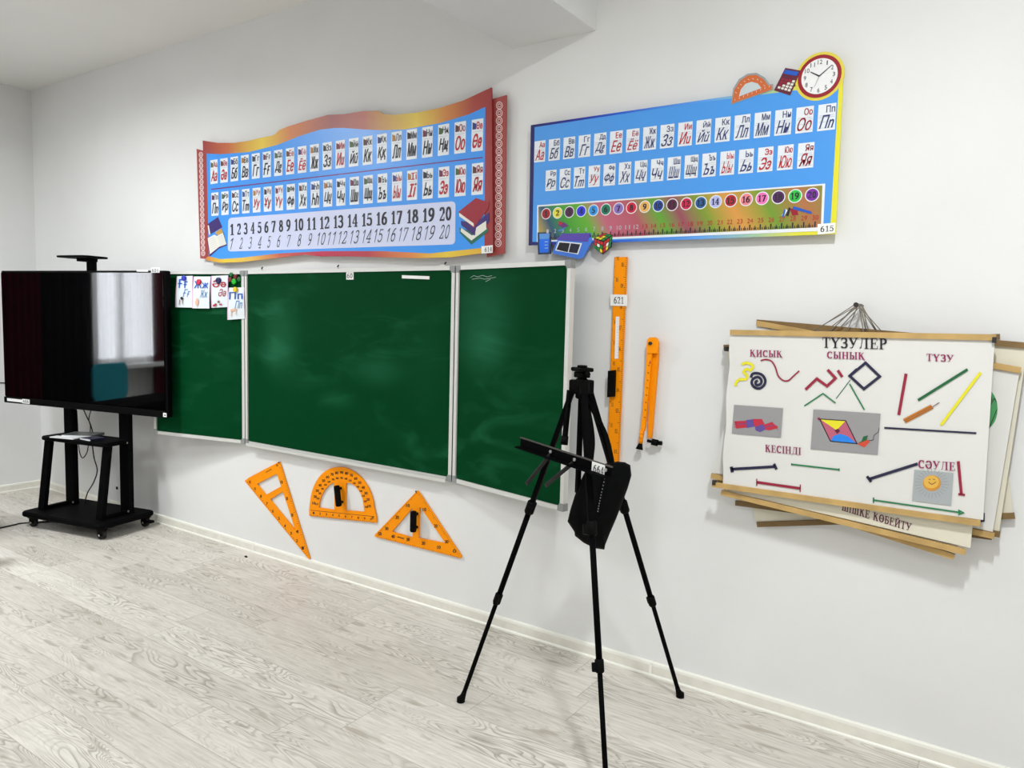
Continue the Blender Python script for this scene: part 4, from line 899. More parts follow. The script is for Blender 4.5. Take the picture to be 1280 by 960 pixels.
# ------------------------------------------------------------------ wooden metre rule, compasses and set squares on the wall
PW = wallp(.016)
def zr(x, y): return (740+x/3.556, 310+y/3.556)
BURN = mat('dark_scale_ink', (52, 22, 6), .6)
o = PW(772, 575); rl = thing('ruler', tuple(o), 'long orange ruler with black handle hanging beside the right wing', 'ruler')
rt = [zr(100, 40), zr(156, 40)]; rb = [zr(118, 962), zr(66, 962)]
mb = MB(); mb.prism([PW(*p) for p in rt+rb], (0, .008, 0), ORANGE); mb.build('rule_body', rl)
rq = [PW(*rb[1], .0006), PW(*rb[0], .0006), PW(*rt[1], .0006), PW(*rt[0], .0006)]
mb = MB()
for k in range(100):
    y = k/100+.004; L_ = .22 if k % 10 == 0 else (.16 if k % 5 == 0 else .1)
    mb.face(sub(rq, 1-L_, y, 1, y+.0022), BURN); mb.face(sub(rq, 0, y, L_*.6, y+.0022), BURN)
    if k % 10 == 5 and k: 
        s_ = str(k//10*10+10); 
        letter(mb, font_polys(s_[::-1], .01), sub(rq, .58, y, .78, y+.02), BURN)
        letter(mb, font_polys(str(k), .0), sub(rq, .18, y+.03, .36, y+.048), BURN)
mb.build('printed_scale', rl, solid=False)
mb = MB(); c = [PW(*zr(*q), .006) for q in ((80, 545), (108, 542), (104, 660), (76, 662))]; mb.prism(c, (0, -.02, 0), BLACK2); mb.prism([PW(*zr(*q), 0) for q in ((84, 552), (104, 550), (100, 652), (80, 654))], (0, -.008, 0), BLACK2); mb.build('handle', rl)
mb = MB(); mb.prism([PW(*zr(*q), .0008) for q in ((106, 305), (122, 305), (117, 492), (101, 492))], (0, -.0012, 0), PAPER)
for k in range(14): mb.face([PW(*zr(*q), .0028) for q in ((112, 312+k*12.6), (118, 312+k*12.6), (118, 313.5+k*12.6), (112, 313.5+k*12.6))], LINEG)
mb.build('paper_strip', rl, solid=False)
sticker(rl, PW.up(.001), [zr(82, 206), zr(158, 208), zr(157, 258), zr(82, 257)], '621', tbox=(.22, .22, .78, .78))
# board compasses
PK = wallp(.03)
o = PK(812, 560); cp = thing('compass', tuple(o), 'orange board compasses hanging closed to the right of the ruler', 'compass')
def leg_(pts, wds, m, off=0.0, th=.014, name='leg'):
    mb = MB(); L = []; R_ = []
    for (x, y), w_ in zip(pts, wds): L.append((x-w_/2, y)); R_.append((x+w_/2, y))
    mb.prism([PK(*q, off) for q in L+R_[::-1]], (0, th, 0), m); return mb
mb = leg_([zr(262, 402), zr(258, 420), zr(252, 500), zr(241, 640), zr(227, 790), zr(222, 815)], (4, 7.5, 6, 5.2, 5, 5), ORANGE, .008); a_ = mb.build('leg', cp)
mb = MB(); mb.tube([PK(*zr(222, 812), .002), PK(*zr(217, 868), .002)], .0085, ORANGE, 12)
for k in range(3): mb.tube([PK(*zr(221.5-k*1.6, 822+k*16), .002), PK(*zr(221-k*1.6, 827+k*16), .002)], .0098, ORANGE, 12)
mb.build('chalk_sleeve', a_)
mb = MB(); mb.tube([PK(*zr(216, 868), .002), PK(*zr(213, 882), .002), PK(*zr(210, 895), .004)], [.008, .0115, .016], BLACK2, 12); mb.build('rubber_foot', a_)
mb = leg_([zr(276, 402), zr(279, 420), zr(278, 500), zr(268, 640), zr(258.5, 790), zr(256, 845)], (4, 8.5, 8.4, 7.2, 5.4, 4), ORANGE, -.008); b_ = mb.build('leg', cp)
mb = MB(); c = PK(*zr(278, 866), .002); mb.tube([c+Vector((-.012, -.005, .004)), c+Vector((.014, .004, .0))], .0135, BLACK2, 14); mb.tube([c+Vector((.014, .004, 0)), c+Vector((.03, .006, .001))], .009, BLACK2, 12); mb.tube([c+Vector((-.03, -.004, .006)), c+Vector((-.012, -.004, .004))], .006, BLACK2, 10)
mb.build('clamp_knob', b_)
mb = leg_([zr(269, 397), zr(269, 401), zr(269, 408), zr(269, 420), zr(268, 440), zr(266, 468)], (6, 10.5, 13.4, 14.4, 14.4, 13), ORANGE, .012, .006); mb.build('hinge_plate', cp)
mb = MB(); c = PK(*zr(260, 424), .012); mb.tube([c+Vector((0, .04, 0)), c+Vector((0, -.006, 0))], .0075, STEEL, 12); mb.build('pivot_bolt', cp)
mb = MB(); 
for k in range(8): p = zr(252-k*2.5, 520+k*33); stroke(mb, PK, [(p[0]-.8, p[1]), (p[0]+1, p[1]+1)], .7, BURN, .0095)
mb.face([PK(*zr(*q), .0095) for q in ((254, 515), (262, 512), (258, 498))], RINK); mb.build('printed_scale', a_, solid=False)
# set squares
PS = wallp(.011)
def zs(x, y): return (290+x/4.267, 560+y/4.267)
def plate(name, label, cat, outer, holes, org):
    t = thing(name, tuple(PS(*zs(*org))), label, cat); mb = MB()
    mb.ring_prism([PS(*zs(*p)) for p in outer], [[PS(*zs(*p)) for p in h] for h in holes], (0, .007, 0), ORANGE); mb.build('plate', t); return t
def ticks(mb, a, b, n, inward, L_=8, nums=None):
    for k in range(n):
        t_ = (k+.5)/n; x, y = a[0]+(b[0]-a[0])*t_, a[1]+(b[1]-a[1])*t_; l = L_ if k % 5 == 0 else L_*.55
        stroke(mb, PS, [zs(x, y), zs(x+inward[0]*l, y+inward[1]*l)], .45, BURN, .0006)
def num(mb, x, y, s_, h=11, w_=11):
    h *= 1.25; w_ *= 1.15
    q = [PS(*zs(*p), .0008) for p in ((x-w_/2, y+h/2), (x+w_/2, y+h/2), (x+w_/2, y-h/2), (x-w_/2, y-h/2))]; letter(mb, font_polys(s_, .08), q, BURN)
t = plate('set_square', 'narrow orange 30-60 set square pointing down, leftmost under the chalkboard', 'set square', [(252, 73), (262, 100), (415, 592), (405, 588), (67, 176), (90, 158)], [[(132, 192), (238, 137), (262, 205), (180, 250)], [(202, 274), (271, 232), (338, 440)]], (405, 588))
mb = MB(); ticks(mb, (75, 180), (400, 580), 40, (.75, -.55)); ticks(mb, (260, 100), (408, 575), 40, (-.95, .2))
for k in range(9): num(mb, 122+k*32, 218+k*39.5, str(9-k) if k else '10', 12, 8)
for k in range(5): num(mb, 264+k*28, 182+k*88, str(10*(k+1)), 13, 10)
num(mb, 95, 182, '0', 12, 9); num(mb, 240, 92, '0', 10, 8); stroke(mb, PS, [zs(180, 130), zs(210, 113)], .8, BURN, .0006); mb.build('printed_scale', t, solid=False)
dome = []
for k in range(25):
    a = PI*(1-k/24); bx = 412+(358)*(0.5-0.5*math.cos(PI*k/24)); 
    by = 330+(352-330)*k/24; dome.append((584+172*math.cos(a)+ (2 if k else 0), 342-(240-12*math.cos(a))*math.sin(a)**.92 + 28*math.cos(a)*(-.0)+ (10*math.cos(a))))
dome[0] = (411, 330); dome[-1] = (768, 365)
h1 = [(462, 318), (465, 290), (475, 258), (492, 226), (514, 200), (542, 184), (546, 250), (546, 330)]; h2 = [(606, 186), (634, 188), (660, 206), (682, 236), (697, 275), (706, 340), (605, 333)]
t = plate('protractor', 'orange half round protractor with black handle under the middle board', 'protractor', [(412, 362)]+dome+[(770, 399)], [h1, h2], (590, 380))
mb = MB()
for k in range(17):
    a = math.radians(170-k*10); x, y = 584+150*math.cos(a), 338-207*math.sin(a)+8*math.cos(a); num(mb, x, y, str(90-abs(90-10*(k+1))), 11, 14)
    x, y = 584+134*math.cos(a), 338-178*math.sin(a)+8*math.cos(a); num(mb, x, y, str((k+1)*10), 8, 12)
for k in range(10): num(mb, 435+k*34, 347+k*3.6, str(k+1), 9, 7)
stroke(mb, PS, [zs(420, 332), zs(760, 366)], .5, BURN, .0006); ticks(mb, (416, 362), (766, 397), 50, (0, -1), 7); num(mb, 750, 372, '8', 9, 8); mb.build('printed_scale', t, solid=False)
def grip(t, a, b, r=.017):
    p, q = PS(*zs(*a), .03), PS(*zs(*b), .03); d = (q-p).normalized(); mb = MB()
    mb.tube([p-d*.002, p, p+d*.008, q-d*.008, q, q+d*.002], [r*.55, r*.9, r, r, r*.9, r*.55], BLACK2, 16)
    for c in (p+d*.018, q-d*.018): mb.tube([c, c+Vector((0, .03, 0))], .008, BLACK2, 10)
    mb.build('handle', t)
grip(t, (558, 202), (570, 310))
t = plate('set_square', 'wide orange 45 degree set square with black handle under the right hinge', 'set square', [(988, 227), (1000, 240), (1224, 578), (1218, 588), (762, 473), (760, 464)], [[(853, 446), (962, 320), (964, 478)], [(1000, 316), (1006, 318), (1138, 508), (996, 480)]], (990, 520))
mb = MB(); ticks(mb, (985, 235), (770, 464), 35, (.75, .7)); ticks(mb, (998, 242), (1215, 574), 40, (-.85, .5)); ticks(mb, (770, 474), (1210, 585), 45, (.2, -1))
for x, y, s_ in ((938, 307, '10'), (880, 370, '20'), (824, 430, '30'), (1026, 328, '10'), (1086, 416, '20'), (1144, 500, '30'), (788, 458, '50'), (858, 472, '40'), (938, 488, '30'), (1020, 508, '20'), (1103, 530, '10'), (1186, 550, '0')): num(mb, x, y, s_, 14, 15)
stroke(mb, PS, [zs(882, 474), zs(918, 484)], 1.2, BURN, .0006); mb.build('printed_scale', t, solid=False)
grip(t, (968, 338), (966, 446))
def nail(px, py, label, r=.004, out=.022, at=.012):
    p = wallp(at)(px, py); p.y = 0; mb = MB(); mb.tube([p+Vector((0, .01, 0)), p+Vector((0, -out, 0)), p+Vector((0, -out-.001, 0)), p+Vector((0, -out-.003, 0))], [r*.6, r*.6, r*1.4, r*1.2], STEEL, 10); o = mb.build('nail', None, tuple(p)); tag(o, label, 'nail')
nail(348.8, 578.2, 'small nail at the top corner of the narrow set square', .0035, .014)
nail(520.4, 614.3, 'small nail at the top of the wide set square', .0035, .014)
nail(1074, 381.5, 'nail on the right wall holding the poster strings', .006, .13, .07)
# ------------------------------------------------------------------ tripod display easel
AP = Vector((-1.312, -.543, 1.268))
T1 = Vector((-1.733, -.67, 0)); T2 = Vector((-1.055, -.109, 0)); T3 = atz(759.4, 1008, 0)
es = thing('tripod_easel', tuple(((T1+T2+T3)/3)), 'black telescopic tripod easel standing before the right wing', 'easel')
def proj(p):
    q = Vector(p)-CAM; return (640+FPX*q.dot(RGT)/q.dot(FWD), 480+FPX*q.dot(DWN)/q.dot(FWD))
def at_y(a, b, py):
    lo, hi = 0.0, 1.0
    for _ in range(40):
        m_ = (lo+hi)/2
        if proj(a+(b-a)*m_)[1] < py: lo = m_
        else: hi = m_
    return a+(b-a)*lo
MATB = mat('matt_black_metal', (3, 3, 4), .7, .05)
def easel_leg(T, k1, k2, side):
    d = (T-AP); h = Vector((d.x, d.y, 0)).normalized(); a = AP+h*.032-UZ*.02; T = T+UZ*.0
    c1, c2 = at_y(a, T, k1), at_y(a, T, k2); t_ = (T-a).normalized(); sd = h.cross(UZ)
    mb = MB(); mb.bar(a, c1, .022, .018, MATB, sd); L_ = mb.build('leg', es)
    mb = MB(); mb.tube([c1, c2], .0105, MATB, 12); mb.build('middle_tube', L_)
    mb = MB(); mb.tube([c2, T-t_*.03], .0085, MATB, 12); mb.build('lower_tube', L_)
    for c, s in ((c1, 1.0), (c2, .85)):
        mb = MB(); mb.tube([c-t_*.024*s, c-t_*.02*s, c+t_*.02*s, c+t_*.026*s], [.015*s, .018*s, .018*s, .014*s], BLACK2, 14)
        mb.box(c+sd*side*.02*s+t_*.004, (.02*s, .02*s, .034*s), BLACK2, (sd, t_.cross(sd).normalized(), t_), bev=.005); mb.build('clamp', L_)
    mb = MB(); mb.tube([T-t_*.045, T-t_*.03, T-t_*.02, Vector((T.x, T.y, .012)), Vector((T.x, T.y, .0))], [.009, .0105, .013, .0165, .0165], BLACK2, 14); mb.build('rubber_foot', L_)
    return a, T
l1 = easel_leg(T1, 634, 748, -1); l2 = easel_leg(T2, 633, 751, -1); l3 = easel_leg(T3, 660, 832, 1)
mb = MB()
for T in (T1, T2, T3):
    h = (T-AP); h.z = 0; h.normalize(); sd = h.cross(UZ); mb.box(AP+h*.024-UZ*.008, (.04, .036, .05), BLACK2, (h, sd, UZ), bev=.008)
mb.tube([AP-UZ*.05, AP-UZ*.045, AP+UZ*.02, AP+UZ*.028], [.018, .022, .022, .012], BLACK2, 16); mb.build('hub', es)
mb = MB(); mb.tube([AP+UZ*.02, AP+UZ*.05], .014, BLACK2, 14); mb.box(AP+UZ*.055, (.075, .06, .014), BLACK2, (RGT_H := Vector((.82, -.57, 0)), Vector((.57, .82, 0)), UZ), bev=.008)
mb.box(AP+UZ*.036+RGT_H*.0, (.05, .045, .02), BLACK2, (RGT_H, Vector((.57, .82, 0)), UZ), bev=.006); mb.build('head', es)
mb = MB(); mb.tube([AP+UZ*.052-RGT_H*.03, AP+UZ*.052-RGT_H*.06], .007, BLACK2, 10); mb.tube([AP+UZ*.062, AP+UZ*.07], .018, BLACK2, 6); mb.tube([AP+UZ*.04+RGT_H*.03, AP+UZ*.042+RGT_H*.05], .009, BLACK2, 10); mb.build('locking_knob', es)
# folded spreaders between hub and legs
EP = Plane(AP, (AP-CAM).normalized())
mb = MB(); mb.bar(EP(712, 488, .02), EP(706, 548, .0), .022, .012, MATB, RGT_H); mb.tube([EP(706, 545, .0), EP(705, 556, 0)], .014, BLACK2, 10); mb.build('folded_arm', es)
mb = MB(); mb.bar(EP(732, 496, .02), EP(751, 530, -.03), .02, .012, MATB, RGT_H); mb.build('spreader', es)
mb = MB(); mb.bar(EP(727, 486, -.0), EP(722, 616, -.03), .02, .014, MATB, RGT_H); mb.build('centre_post', es)
# picture ledge across the two front legs
g1 = at_y(l1[0], T1, 562); g3 = at_y(l3[0], T3, 577); gd = (g3-g1).normalized(); gn = Vector((gd.y, -gd.x, 0)).normalized()
if gn.dot(CAM-g1) < 0: gn = -gn
def alongx(px):
    lo, hi = -.6, .6+(g3-g1).length
    for _ in range(40):
        m_ = (lo+hi)/2
        if proj(g1+gd*m_+gn*.03)[0] < px: lo = m_
        else: hi = m_
    return g1+gd*lo+gn*.03
ga, gb = alongx(651), alongx(765); gu = gd.cross(gn).normalized()
if gu.z < 0: gu = -gu
mb = MB(); mb.bar(ga, gb, .036, .004, MATB, gu); mb.bar(ga+gn*.016-gu*.016, gb+gn*.016-gu*.016, .004, .03, MATB, gu); 
led = mb.build('ledge', es)
mb = MB(); mb.bar(ga+gu*.0185+gn*.001, gb+gu*.0185+gn*.001, .004, .008, mat('worn_ledge_edge', (70, 66, 62), .5), gu); mb.build('worn_edge', led)
for px in (689, 719, 758):
    mb = MB(); c = alongx(px); mb.tube([c+gn*.002+gu*.003, c+gn*.006+gu*.003], .006, mat('rivet_steel', (180, 180, 180), .35, .5, .7), 10); mb.build('rivet', led)
for (p, q) in (((688, 571), (658, 605)), ((717, 575), (682, 607))):
    c = alongx(p[0])-gu*.01; e = Plane(c+gn*.09, (c-CAM).normalized())(*q); mb = MB(); mb.bar(c, e, .014, .006, mat('prong_metal', (34, 32, 31), .5, .5, .3), gu); mb.build('support_prong', es)
LP = Plane(alongx(748)+gn*.003, -gn)
lx = lambda u_, w_: alongx(741)+gd*u_+gu*w_+gn*.004
gl = (alongx(757)-alongx(741)).length
mb = MB(); q = [lx(0, -.02), lx(gl, -.02), lx(gl, .018), lx(0, .018)]; mb.prism(q, gn*.0012, PAPER); letter(mb, pen_polys('664', .15, .07), sub(shift(q, gn*.002), .16, .12, .95, .78), INK); mb.build('number_label', led, solid=False)
# black carrying bag hung from the easel
FAB = mat('black_nylon', (4, 5, 5), .85, .1, bump=.35, bscale=30)
bc = AP+Vector((.03, .03, 0)); BP = Plane(bc, Vector((-.55, .83, 0)))
def zb_(x, y): return (640+x/3.69, 440+y/3.69)
bo = [(332, 560), (380, 530), (430, 515), (485, 505), (520, 508), (546, 522), (551, 570), (535, 625), (515, 680), (482, 765), (452, 835), (430, 890), (426, 912), (380, 905), (330, 880), (290, 848), (288, 830), (256, 782), (268, 730), (290, 660), (318, 590)]
bo = [zb_(*p) for p in bo]; mx = sum(p[0] for p in bo)/len(bo); my = sum(p[1] for p in bo)/len(bo)
bag = thing('carrying_bag', tuple(BP(mx, my)), 'black nylon carrying bag hanging from the tripod easel behind its ledge', 'bag')
mb = MB(); rings = []
for s, d in ((.05, .052), (.55, .05), (.82, .042), (.95, .026), (1, 0), (.95, -.026), (.82, -.04), (.5, -.046), (.05, -.05)):
    rings.append([BP(mx+(x-mx)*s, my+(y-my)*s, d+(.006*math.sin(i*2.3) if .3 < s < .97 else 0)) for i, (x, y) in enumerate(bo)])
mb.grid(rings, FAB, sm=True); mb.build('bag_body', bag)
mb = MB(); zp = [zb_(*p) for p in ((440, 530), (428, 580), (415, 640), (404, 690), (396, 735))]
mb.tube([BP(x, y, .05) for x, y in zp], .009, FAB, 8); ob = mb.build('zip_flap', bag)
mb = MB()
for k in range(16):
    t_ = k/15*3.99; i = int(t_); f_ = t_-i; x = zp[i][0]*(1-f_)+zp[i+1][0]*f_; y = zp[i][1]*(1-f_)+zp[i+1][1]*f_; c = BP(x, y, .06); mb.box(c, (.003, .004, .002), GREYP, (RGT_H, UZ, Vector((.57, .82, 0))))
mb.build('zip_teeth', bag)
def ribbon(pts, w_, m):
    mb = MB(); L = smooth_line(pts, 6); f1_ = []; 
    for (x, y, o_) in L: f1_.append((BP(x-w_/2, y, o_), BP(x+w_/2, y, o_)))
    mb.grid([[a, b, b+BP.n*.002, a+BP.n*.002] for a, b in f1_], m, sm=False); return mb
ribbon([(730, 492, .015), (737, 522, .02), (740.5, 550, .02), (739, 572, .03), (735, 600, .045)], 6.5, FAB).build('strap', bag)
ribbon([(733, 492, .0), (746, 520, -.01), (758, 545, -.01), (766, 580, .0)], 5.5, FAB).build('strap', bag)
# ------------------------------------------------------------------ hanging teaching posters, seven in a stack on one nail
WOOD = mat('pale_batten_wood', (190, 156, 96), .6, vary=.14, vscale=14); WOODD = mat('dark_batten_wood', (124, 98, 58), .65, vary=.16, vscale=14)
SHW = mat('poster_white', (221, 220, 216), .6, vary=.015, vscale=5, bump=.12, bscale=7); SHO = mat('poster_aged', (222, 217, 198), .65, vary=.03, vscale=4, bump=.2, bscale=8); SHY = mat('poster_yellowed', (208, 202, 170), .7, vary=.05, vscale=6, bump=.2, bscale=9)
TWINE = mat('grey_twine', (120, 112, 100), .8)
def zp_(x, y): return (880+x/2.8225, 370+y/2.8225)
GRP = 'teaching posters hung in a stack'
def poster(off, tL, tR, bL, bR, sTL, sTR, sBR, sBL, sheet_m, wood, label, strings, bw=.019):
    P_ = wallp(off); o = P_((tL[0]+tR[0])/2, (tL[1]+tR[1])/2); t = thing('poster', tuple(o), label, 'poster', GRP)
    mb = MB(); N_ = 10; rows = []
    for j in range(N_+1):
        y = j/N_; a = P_(*sTL)*(1-y)+P_(*sBL)*y; b = P_(*sTR)*(1-y)+P_(*sBR)*y; row = []
        for i in range(13):
            x = i/12; q = a*(1-x)+b*x; row.append(q+Vector((.004*math.sin(j*1.7+off*90)*(1 if i == 0 else 0), 0, 0)))
        rows.append(row)
    mb.grid(rows, sheet_m, close_u=False, caps=False, sm=False); mb.grid([[p+Vector((0, .0012, 0)) for p in r] for r in rows], sheet_m, close_u=False, caps=False, sm=False)
    s = mb.build('sheet', t, solid=False)
    for (p, q) in ((tL, tR), (bL, bR)):
        mb = MB(); a, b = P_(*p, .002), P_(*q, .002); mb.bar(a, b, bw, .012, wood, UZ); mb.build('batten', t)
    pn = wallp(.07)(1074, 381.5)+UZ*.005; pn.y = -off
    mb = MB()
    for x in strings:
        u_ = (x-tL[0])/(tR[0]-tL[0]); q = P_(*tL)*(1-u_)+P_(*tR)*u_; mb.tube([pn, q+UZ*.008], .0017, TWINE, 6)
    mb.build('string', t); return t, P_, s
rear = poster(.018, (905, 434), (1250, 421), (946.5, 655.5), (1268.5, 644.5), (908, 440), (1247, 427), (1266, 642), (945, 652), SHO, WOODD, 'rearmost poster with the lowest level batten peeking out at lower left', (1050, 1104))
p2_ = poster(.034, (915, 424), (1240, 432), (919.5, 628.5), (1240, 671), (917, 428), (1238, 436), (1236, 668), (923, 626), SHY, WOODD, 'yellowed poster with a dark lower batten second from the back', (1032, 1116))
p3_ = poster(.050, (946, 402.5), (1300, 433.5), (897, 600), (1250, 668), (948, 406), (1284, 436), (1249, 664), (893, 597), SHO, WOODD, 'poster whose long top batten runs out beyond the right photo edge', (1040, 1112))
p4_ = poster(.066, (946, 404), (1276, 463), (889, 594.5), (1243, 670), (946, 408), (1274, 467), (1241, 665), (888, 590), SHW, WOOD, 'poster with a green leaf drawing showing at the right of the stack', (1046, 1100))
p5_ = poster(.082, (962, 430), (1228, 472), (905, 604), (1193, 696), (962, 432), (1226, 474), (1196, 692), (908, 602), SHO, WOOD, 'poster whose steep bottom batten hangs lowest of all', (1056, 1094))
p6_ = poster(.098, (930, 424), (1238, 446), (902, 615.5), (1207, 690), (931, 427), (1236, 450), (1213, 685), (904, 613), SHO, WOOD, 'poster with purple capital letters above its slanted bottom batten', (1036, 1120))
p7_ = poster(.116, (913, 415.2), (1245, 421.8), (890.5, 605.5), (1225.5, 654), (913, 418.5), (1243.5, 425), (1229, 650), (902.5, 606.5), SHW, WOOD, 'front poster of coloured line drawings headed ТҮЗУЛЕР', (1030, 1118))
# second sheet print
mb = MB(); P_ = p6_[1]; q = [P_(*p, .002) for p in ((1052, 637.5), (1139, 664), (1140, 655), (1053, 628.5))]; letter(mb, pen_polys('ШІШКЕ КӨБЕЙТУ', .2, .08), q, mat('plum_ink', (92, 24, 60), .6)); mb.build('printed_words', p6_[0], solid=False)
mb = MB(); P_ = p4_[1]; e_ = ell(1228.5, 511, 18.5, 26.5); flat(mb, P_, e_, mat('leaf_green', (70, 150, 90), .6), .002)
for pts in ([(1237, 486), (1240, 500), (1235, 512), (1243, 498), (1246, 503)], [(1236, 536), (1242, 522), (1246, 512)]): stroke(mb, P_, pts, .9, INK, .0026)
flat(mb, P_, [(1224, 642), (1231, 641), (1231, 652), (1226, 653)], NAVY, .003); mb.build('printed_leaf', p4_[0], solid=False)
# front sheet drawings
P_ = p7_[1]; MAR = mat('maroon_ink', (150, 24, 56), .5); GRN = mat('green_line_ink', (16, 120, 72), .5); DGRN = mat('dark_green_ink', (12, 96, 50), .5); YELI = mat('yellow_ink', (228, 218, 36), .5); WINEI = mat('wine_title_ink', (142, 28, 88), .5); GREYX = mat('grey_picture_ground', (150, 149, 150), .5)
def word(mb, s_, q, m, thick=.22, thin=.07):
    letter(mb, pen_polys(s_, thick, thin), [P_(*zp_(*p), .003) for p in q], m)
mb = MB()
word(mb, 'ТҮЗУЛЕР', [(418, 181), (645, 187), (645, 151), (418, 147)], mat('title_black_ink', (20, 18, 28), .5), .2, .07)
word(mb, 'ҚИСЫҚ', [(162, 213), (276, 216), (276, 194), (162, 190)], WINEI); word(mb, 'СЫНЫҚ', [(434, 219), (567, 224), (567, 200), (434, 196)], WINEI); word(mb, 'ТҮЗУ', [(785, 228), (882, 232), (882, 209), (785, 204)], WINEI)
word(mb, 'КЕСІНДІ', [(216, 549), (342, 560), (342, 536), (216, 525)], WINEI); word(mb, 'СӘУЛЕ', [(756, 606), (886, 616), (886, 588), (756, 579)], WINEI)
mb.build('printed_words', p7_[0], solid=False)
mb = MB(); S = lambda pts, w_, m, o=.003: stroke(mb, P_, [zp_(*p) for p in pts], w_*1.3, m, o); F_ = lambda pts, m, o=.003: flat(mb, P_, [zp_(*p) for p in pts], m, o)
sl = lambda pts: smooth_line(pts, 6)
S(sl([(132, 242), (150, 236), (168, 242), (172, 252), (162, 262), (150, 258), (140, 268), (152, 282), (146, 294), (128, 294), (114, 304), (112, 318)]), 2.6, YELI)
S(sl([(166, 288), (170, 276), (184, 272), (204, 278), (216, 296), (212, 314), (196, 326), (178, 322), (168, 306), (174, 292), (190, 286), (202, 296), (200, 310), (186, 314), (182, 304), (190, 298)]), 2.5, NAVY)
S(sl([(200, 228), (218, 224), (238, 230), (252, 252), (262, 282), (280, 298), (298, 298), (314, 284), (336, 264)]), 1.4, MAR)
S([(358, 330), (398, 292), (434, 318), (464, 290), (436, 260)], 2.7, MAR); S([(472, 262), (488, 286)], 2.7, MAR)
S([(354, 388), (420, 344), (464, 378)], 1.3, GRN); S([(466, 362), (516, 296)], .7, DGRN); S([(514, 310), (566, 402)], 1.3, GRN)
S([(514, 282), (570, 236), (620, 284), (564, 328), (514, 282), (540, 258)], 2.7, NAVY)
S([(713, 274), (687, 420)], 3, MAR); S([(755, 368), (930, 259)], 2.7, DGRN); S([(836, 456), (976, 270)], 2.9, YELI); S([(636, 465), (961, 484)], 1.8, NAVY)
F_([(702, 434), (800, 383), (810, 397), (712, 449)], mat('wood_print', (196, 120, 30), .5)); S([(706, 440), (804, 389)], .5, BROWNI, .0036); S([(709, 445), (808, 394)], .5, BROWNI, .0036); S([(806, 391), (830, 376)], .7, BROWNI)
S([(97, 611), (250, 602)], 2.7, NAVY); S([(96, 602), (100, 622)], 3, NAVY); S([(247, 592), (256, 612)], 2.6, NAVY); S([(309, 594), (477, 613)], 1.5, GRN); S([(309, 590), (309, 598)], .9, GRN); S([(477, 608), (477, 618)], .9, GRN)
S([(186, 657), (340, 679)], 2.6, MAR); S([(186, 645), (186, 670)], 1.1, MAR); S([(340, 665), (339, 692)], 1.1, MAR)
S([(583, 646), (754, 592)], 2.9, NAVY); S([(575, 636), (590, 656)], 2.7, NAVY); S([(897, 583), (908, 700)], 2.9, MAR); S([(897, 699), (921, 702)], 2.2, MAR)
S([(598, 720), (905, 764)], 1.5, GRN); S([(598, 711), (598, 730)], 1.4, GRN); S([(899, 756), (916, 765), (899, 771), (899, 756)], 1.2, GRN)
mb.build('printed_lines', p7_[0], solid=False)
# three little pictures
mb = MB(); F_([(106, 384), (279, 396), (271, 500), (98, 485)], GREYX)
SCR = mat('scarf_red', (190, 36, 60), .5); SCV = mat('scarf_violet', (92, 74, 150), .5)
F_([(108, 442), (150, 440), (152, 464), (114, 468)], SCR, .0036); F_([(148, 438), (176, 434), (180, 460), (150, 466)], SCV, .0038); F_([(172, 434), (204, 434), (214, 452), (190, 462), (178, 460)], SCR, .004); F_([(180, 462), (206, 452), (218, 470), (198, 480), (182, 474)], SCV, .0042); F_([(206, 456), (240, 444), (260, 466), (232, 474), (216, 472)], SCR, .004)
for k in range(5): S([(112+k*.5, 444+k*5), (106, 443+k*5)], .5, SCR, .0036); S([(250+k*2, 456+k*3), (260, 460+k*3)], .5, SCR, .0038)
S([(120, 452), (150, 450)], .6, SCV, .0044); S([(212, 462), (246, 456)], .6, SCV, .0044); mb.build('printed_scarf', p7_[0], solid=False)
mb = MB(); F_([(386, 400), (623, 415), (613, 560), (376, 540)], GREYX)
F_([(408, 434), (500, 440), (540, 521), (446, 512)], mat('kite_rose', (186, 92, 116), .5), .0036); F_([(410, 435), (499, 441), (468, 474)], YELI, .004); F_([(447, 512), (538, 520), (506, 494), (480, 486), (456, 494)], mat('kite_blue', (30, 130, 230), .5), .004)
S([(408, 434), (500, 440), (540, 521), (446, 512), (408, 434)], .8, INK, .0044); F_([(460, 474), (472, 468), (480, 476), (470, 486)], mat('kite_plum', (92, 24, 54), .5), .0048)
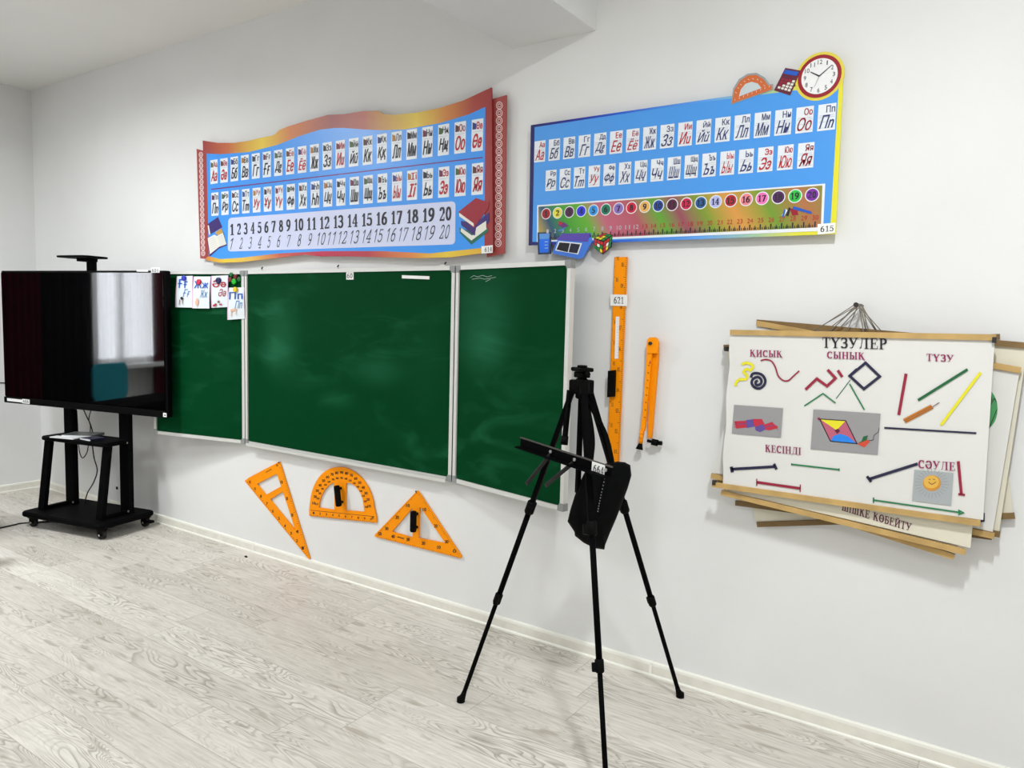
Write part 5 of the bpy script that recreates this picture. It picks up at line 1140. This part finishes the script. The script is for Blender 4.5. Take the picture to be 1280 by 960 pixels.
F_([(540, 521), (556, 512), (562, 496), (578, 492), (574, 510), (558, 524)], DGRN, .004); F_([(540, 521), (562, 514), (580, 506), (584, 516), (566, 534), (552, 528)], mat('kite_tail_red', (206, 70, 50), .5), .0042)
S(sl([(578, 510), (596, 508), (600, 492), (614, 480), (618, 466)]), .5, INK, .004); F_([(400, 430), (408, 428), (410, 438), (402, 438)], WINEI, .0044); mb.build('printed_kite', p7_[0], solid=False)
mb = MB(); F_([(742, 613), (880, 624), (872, 740), (734, 722)], mat('sun_picture_ground', (166, 172, 174), .5))
for k in range(26):
    a = 2*PI*k/26+.1; c_ = (804, 661); S([(c_[0]+36*math.cos(a), c_[1]+34*math.sin(a)), (c_[0]+60*math.cos(a), c_[1]+52*math.sin(a))], .35, GREYP, .0036)
flat(mb, P_, [zp_(*q) for q in ell(804, 660, 32, 28, 28)], mat('sun_amber', (206, 140, 50), .5), .0038); flat(mb, P_, [zp_(*q) for q in ell(802, 656, 27, 23, 28)], mat('sun_yellow', (224, 176, 72), .5), .0042)
S(sl([(792, 656), (804, 664), (818, 656)]), .7, BROWNI, .0046); S([(793, 648), (799, 647)], .7, BROWNI, .0046); S([(808, 646), (815, 648)], .7, BROWNI, .0046); mb.build('printed_sun', p7_[0], solid=False)
for p in ((893, 603), (908, 436), (1243, 425)):
    mb = MB(); c = wallp(.12)(*p) if p[0] != 908 else wallp(.05)(*p); mb.box(c, (.012, .018, .018), STEEL); mb.build('metal_clip', p7_[0])
# ------------------------------------------------------------------ bits on the floor and wall
c = atz(307.5, 696.5, 0); mb = MB(); mb.grid([[c+Vector((math.cos(k*PI/4)*r*1.8, math.sin(k*PI/4)*r*.8, z)) for k in range(8)] for r, z in ((.006, .0), (.0085, .003), (.006, .008), (.002, .01))], mat('dark_crumb', (40, 34, 28), .8)); o = mb.build('crumb', None, tuple(c)); tag(o, 'tiny dark crumb on the floor by the skirting near the narrow set square', 'crumb')
mb = MB(); p = wallp(.0)(146.5, 610); mb.tube([p, p+Vector((0, -.004, 0))], .012, BLACK2, 12); o = mb.build('wall_hole', None, tuple(p)); tag(o, 'small dark wall plug between the posts of the screen stand', 'hole')  # black disc on the wall stands for a small dark hole
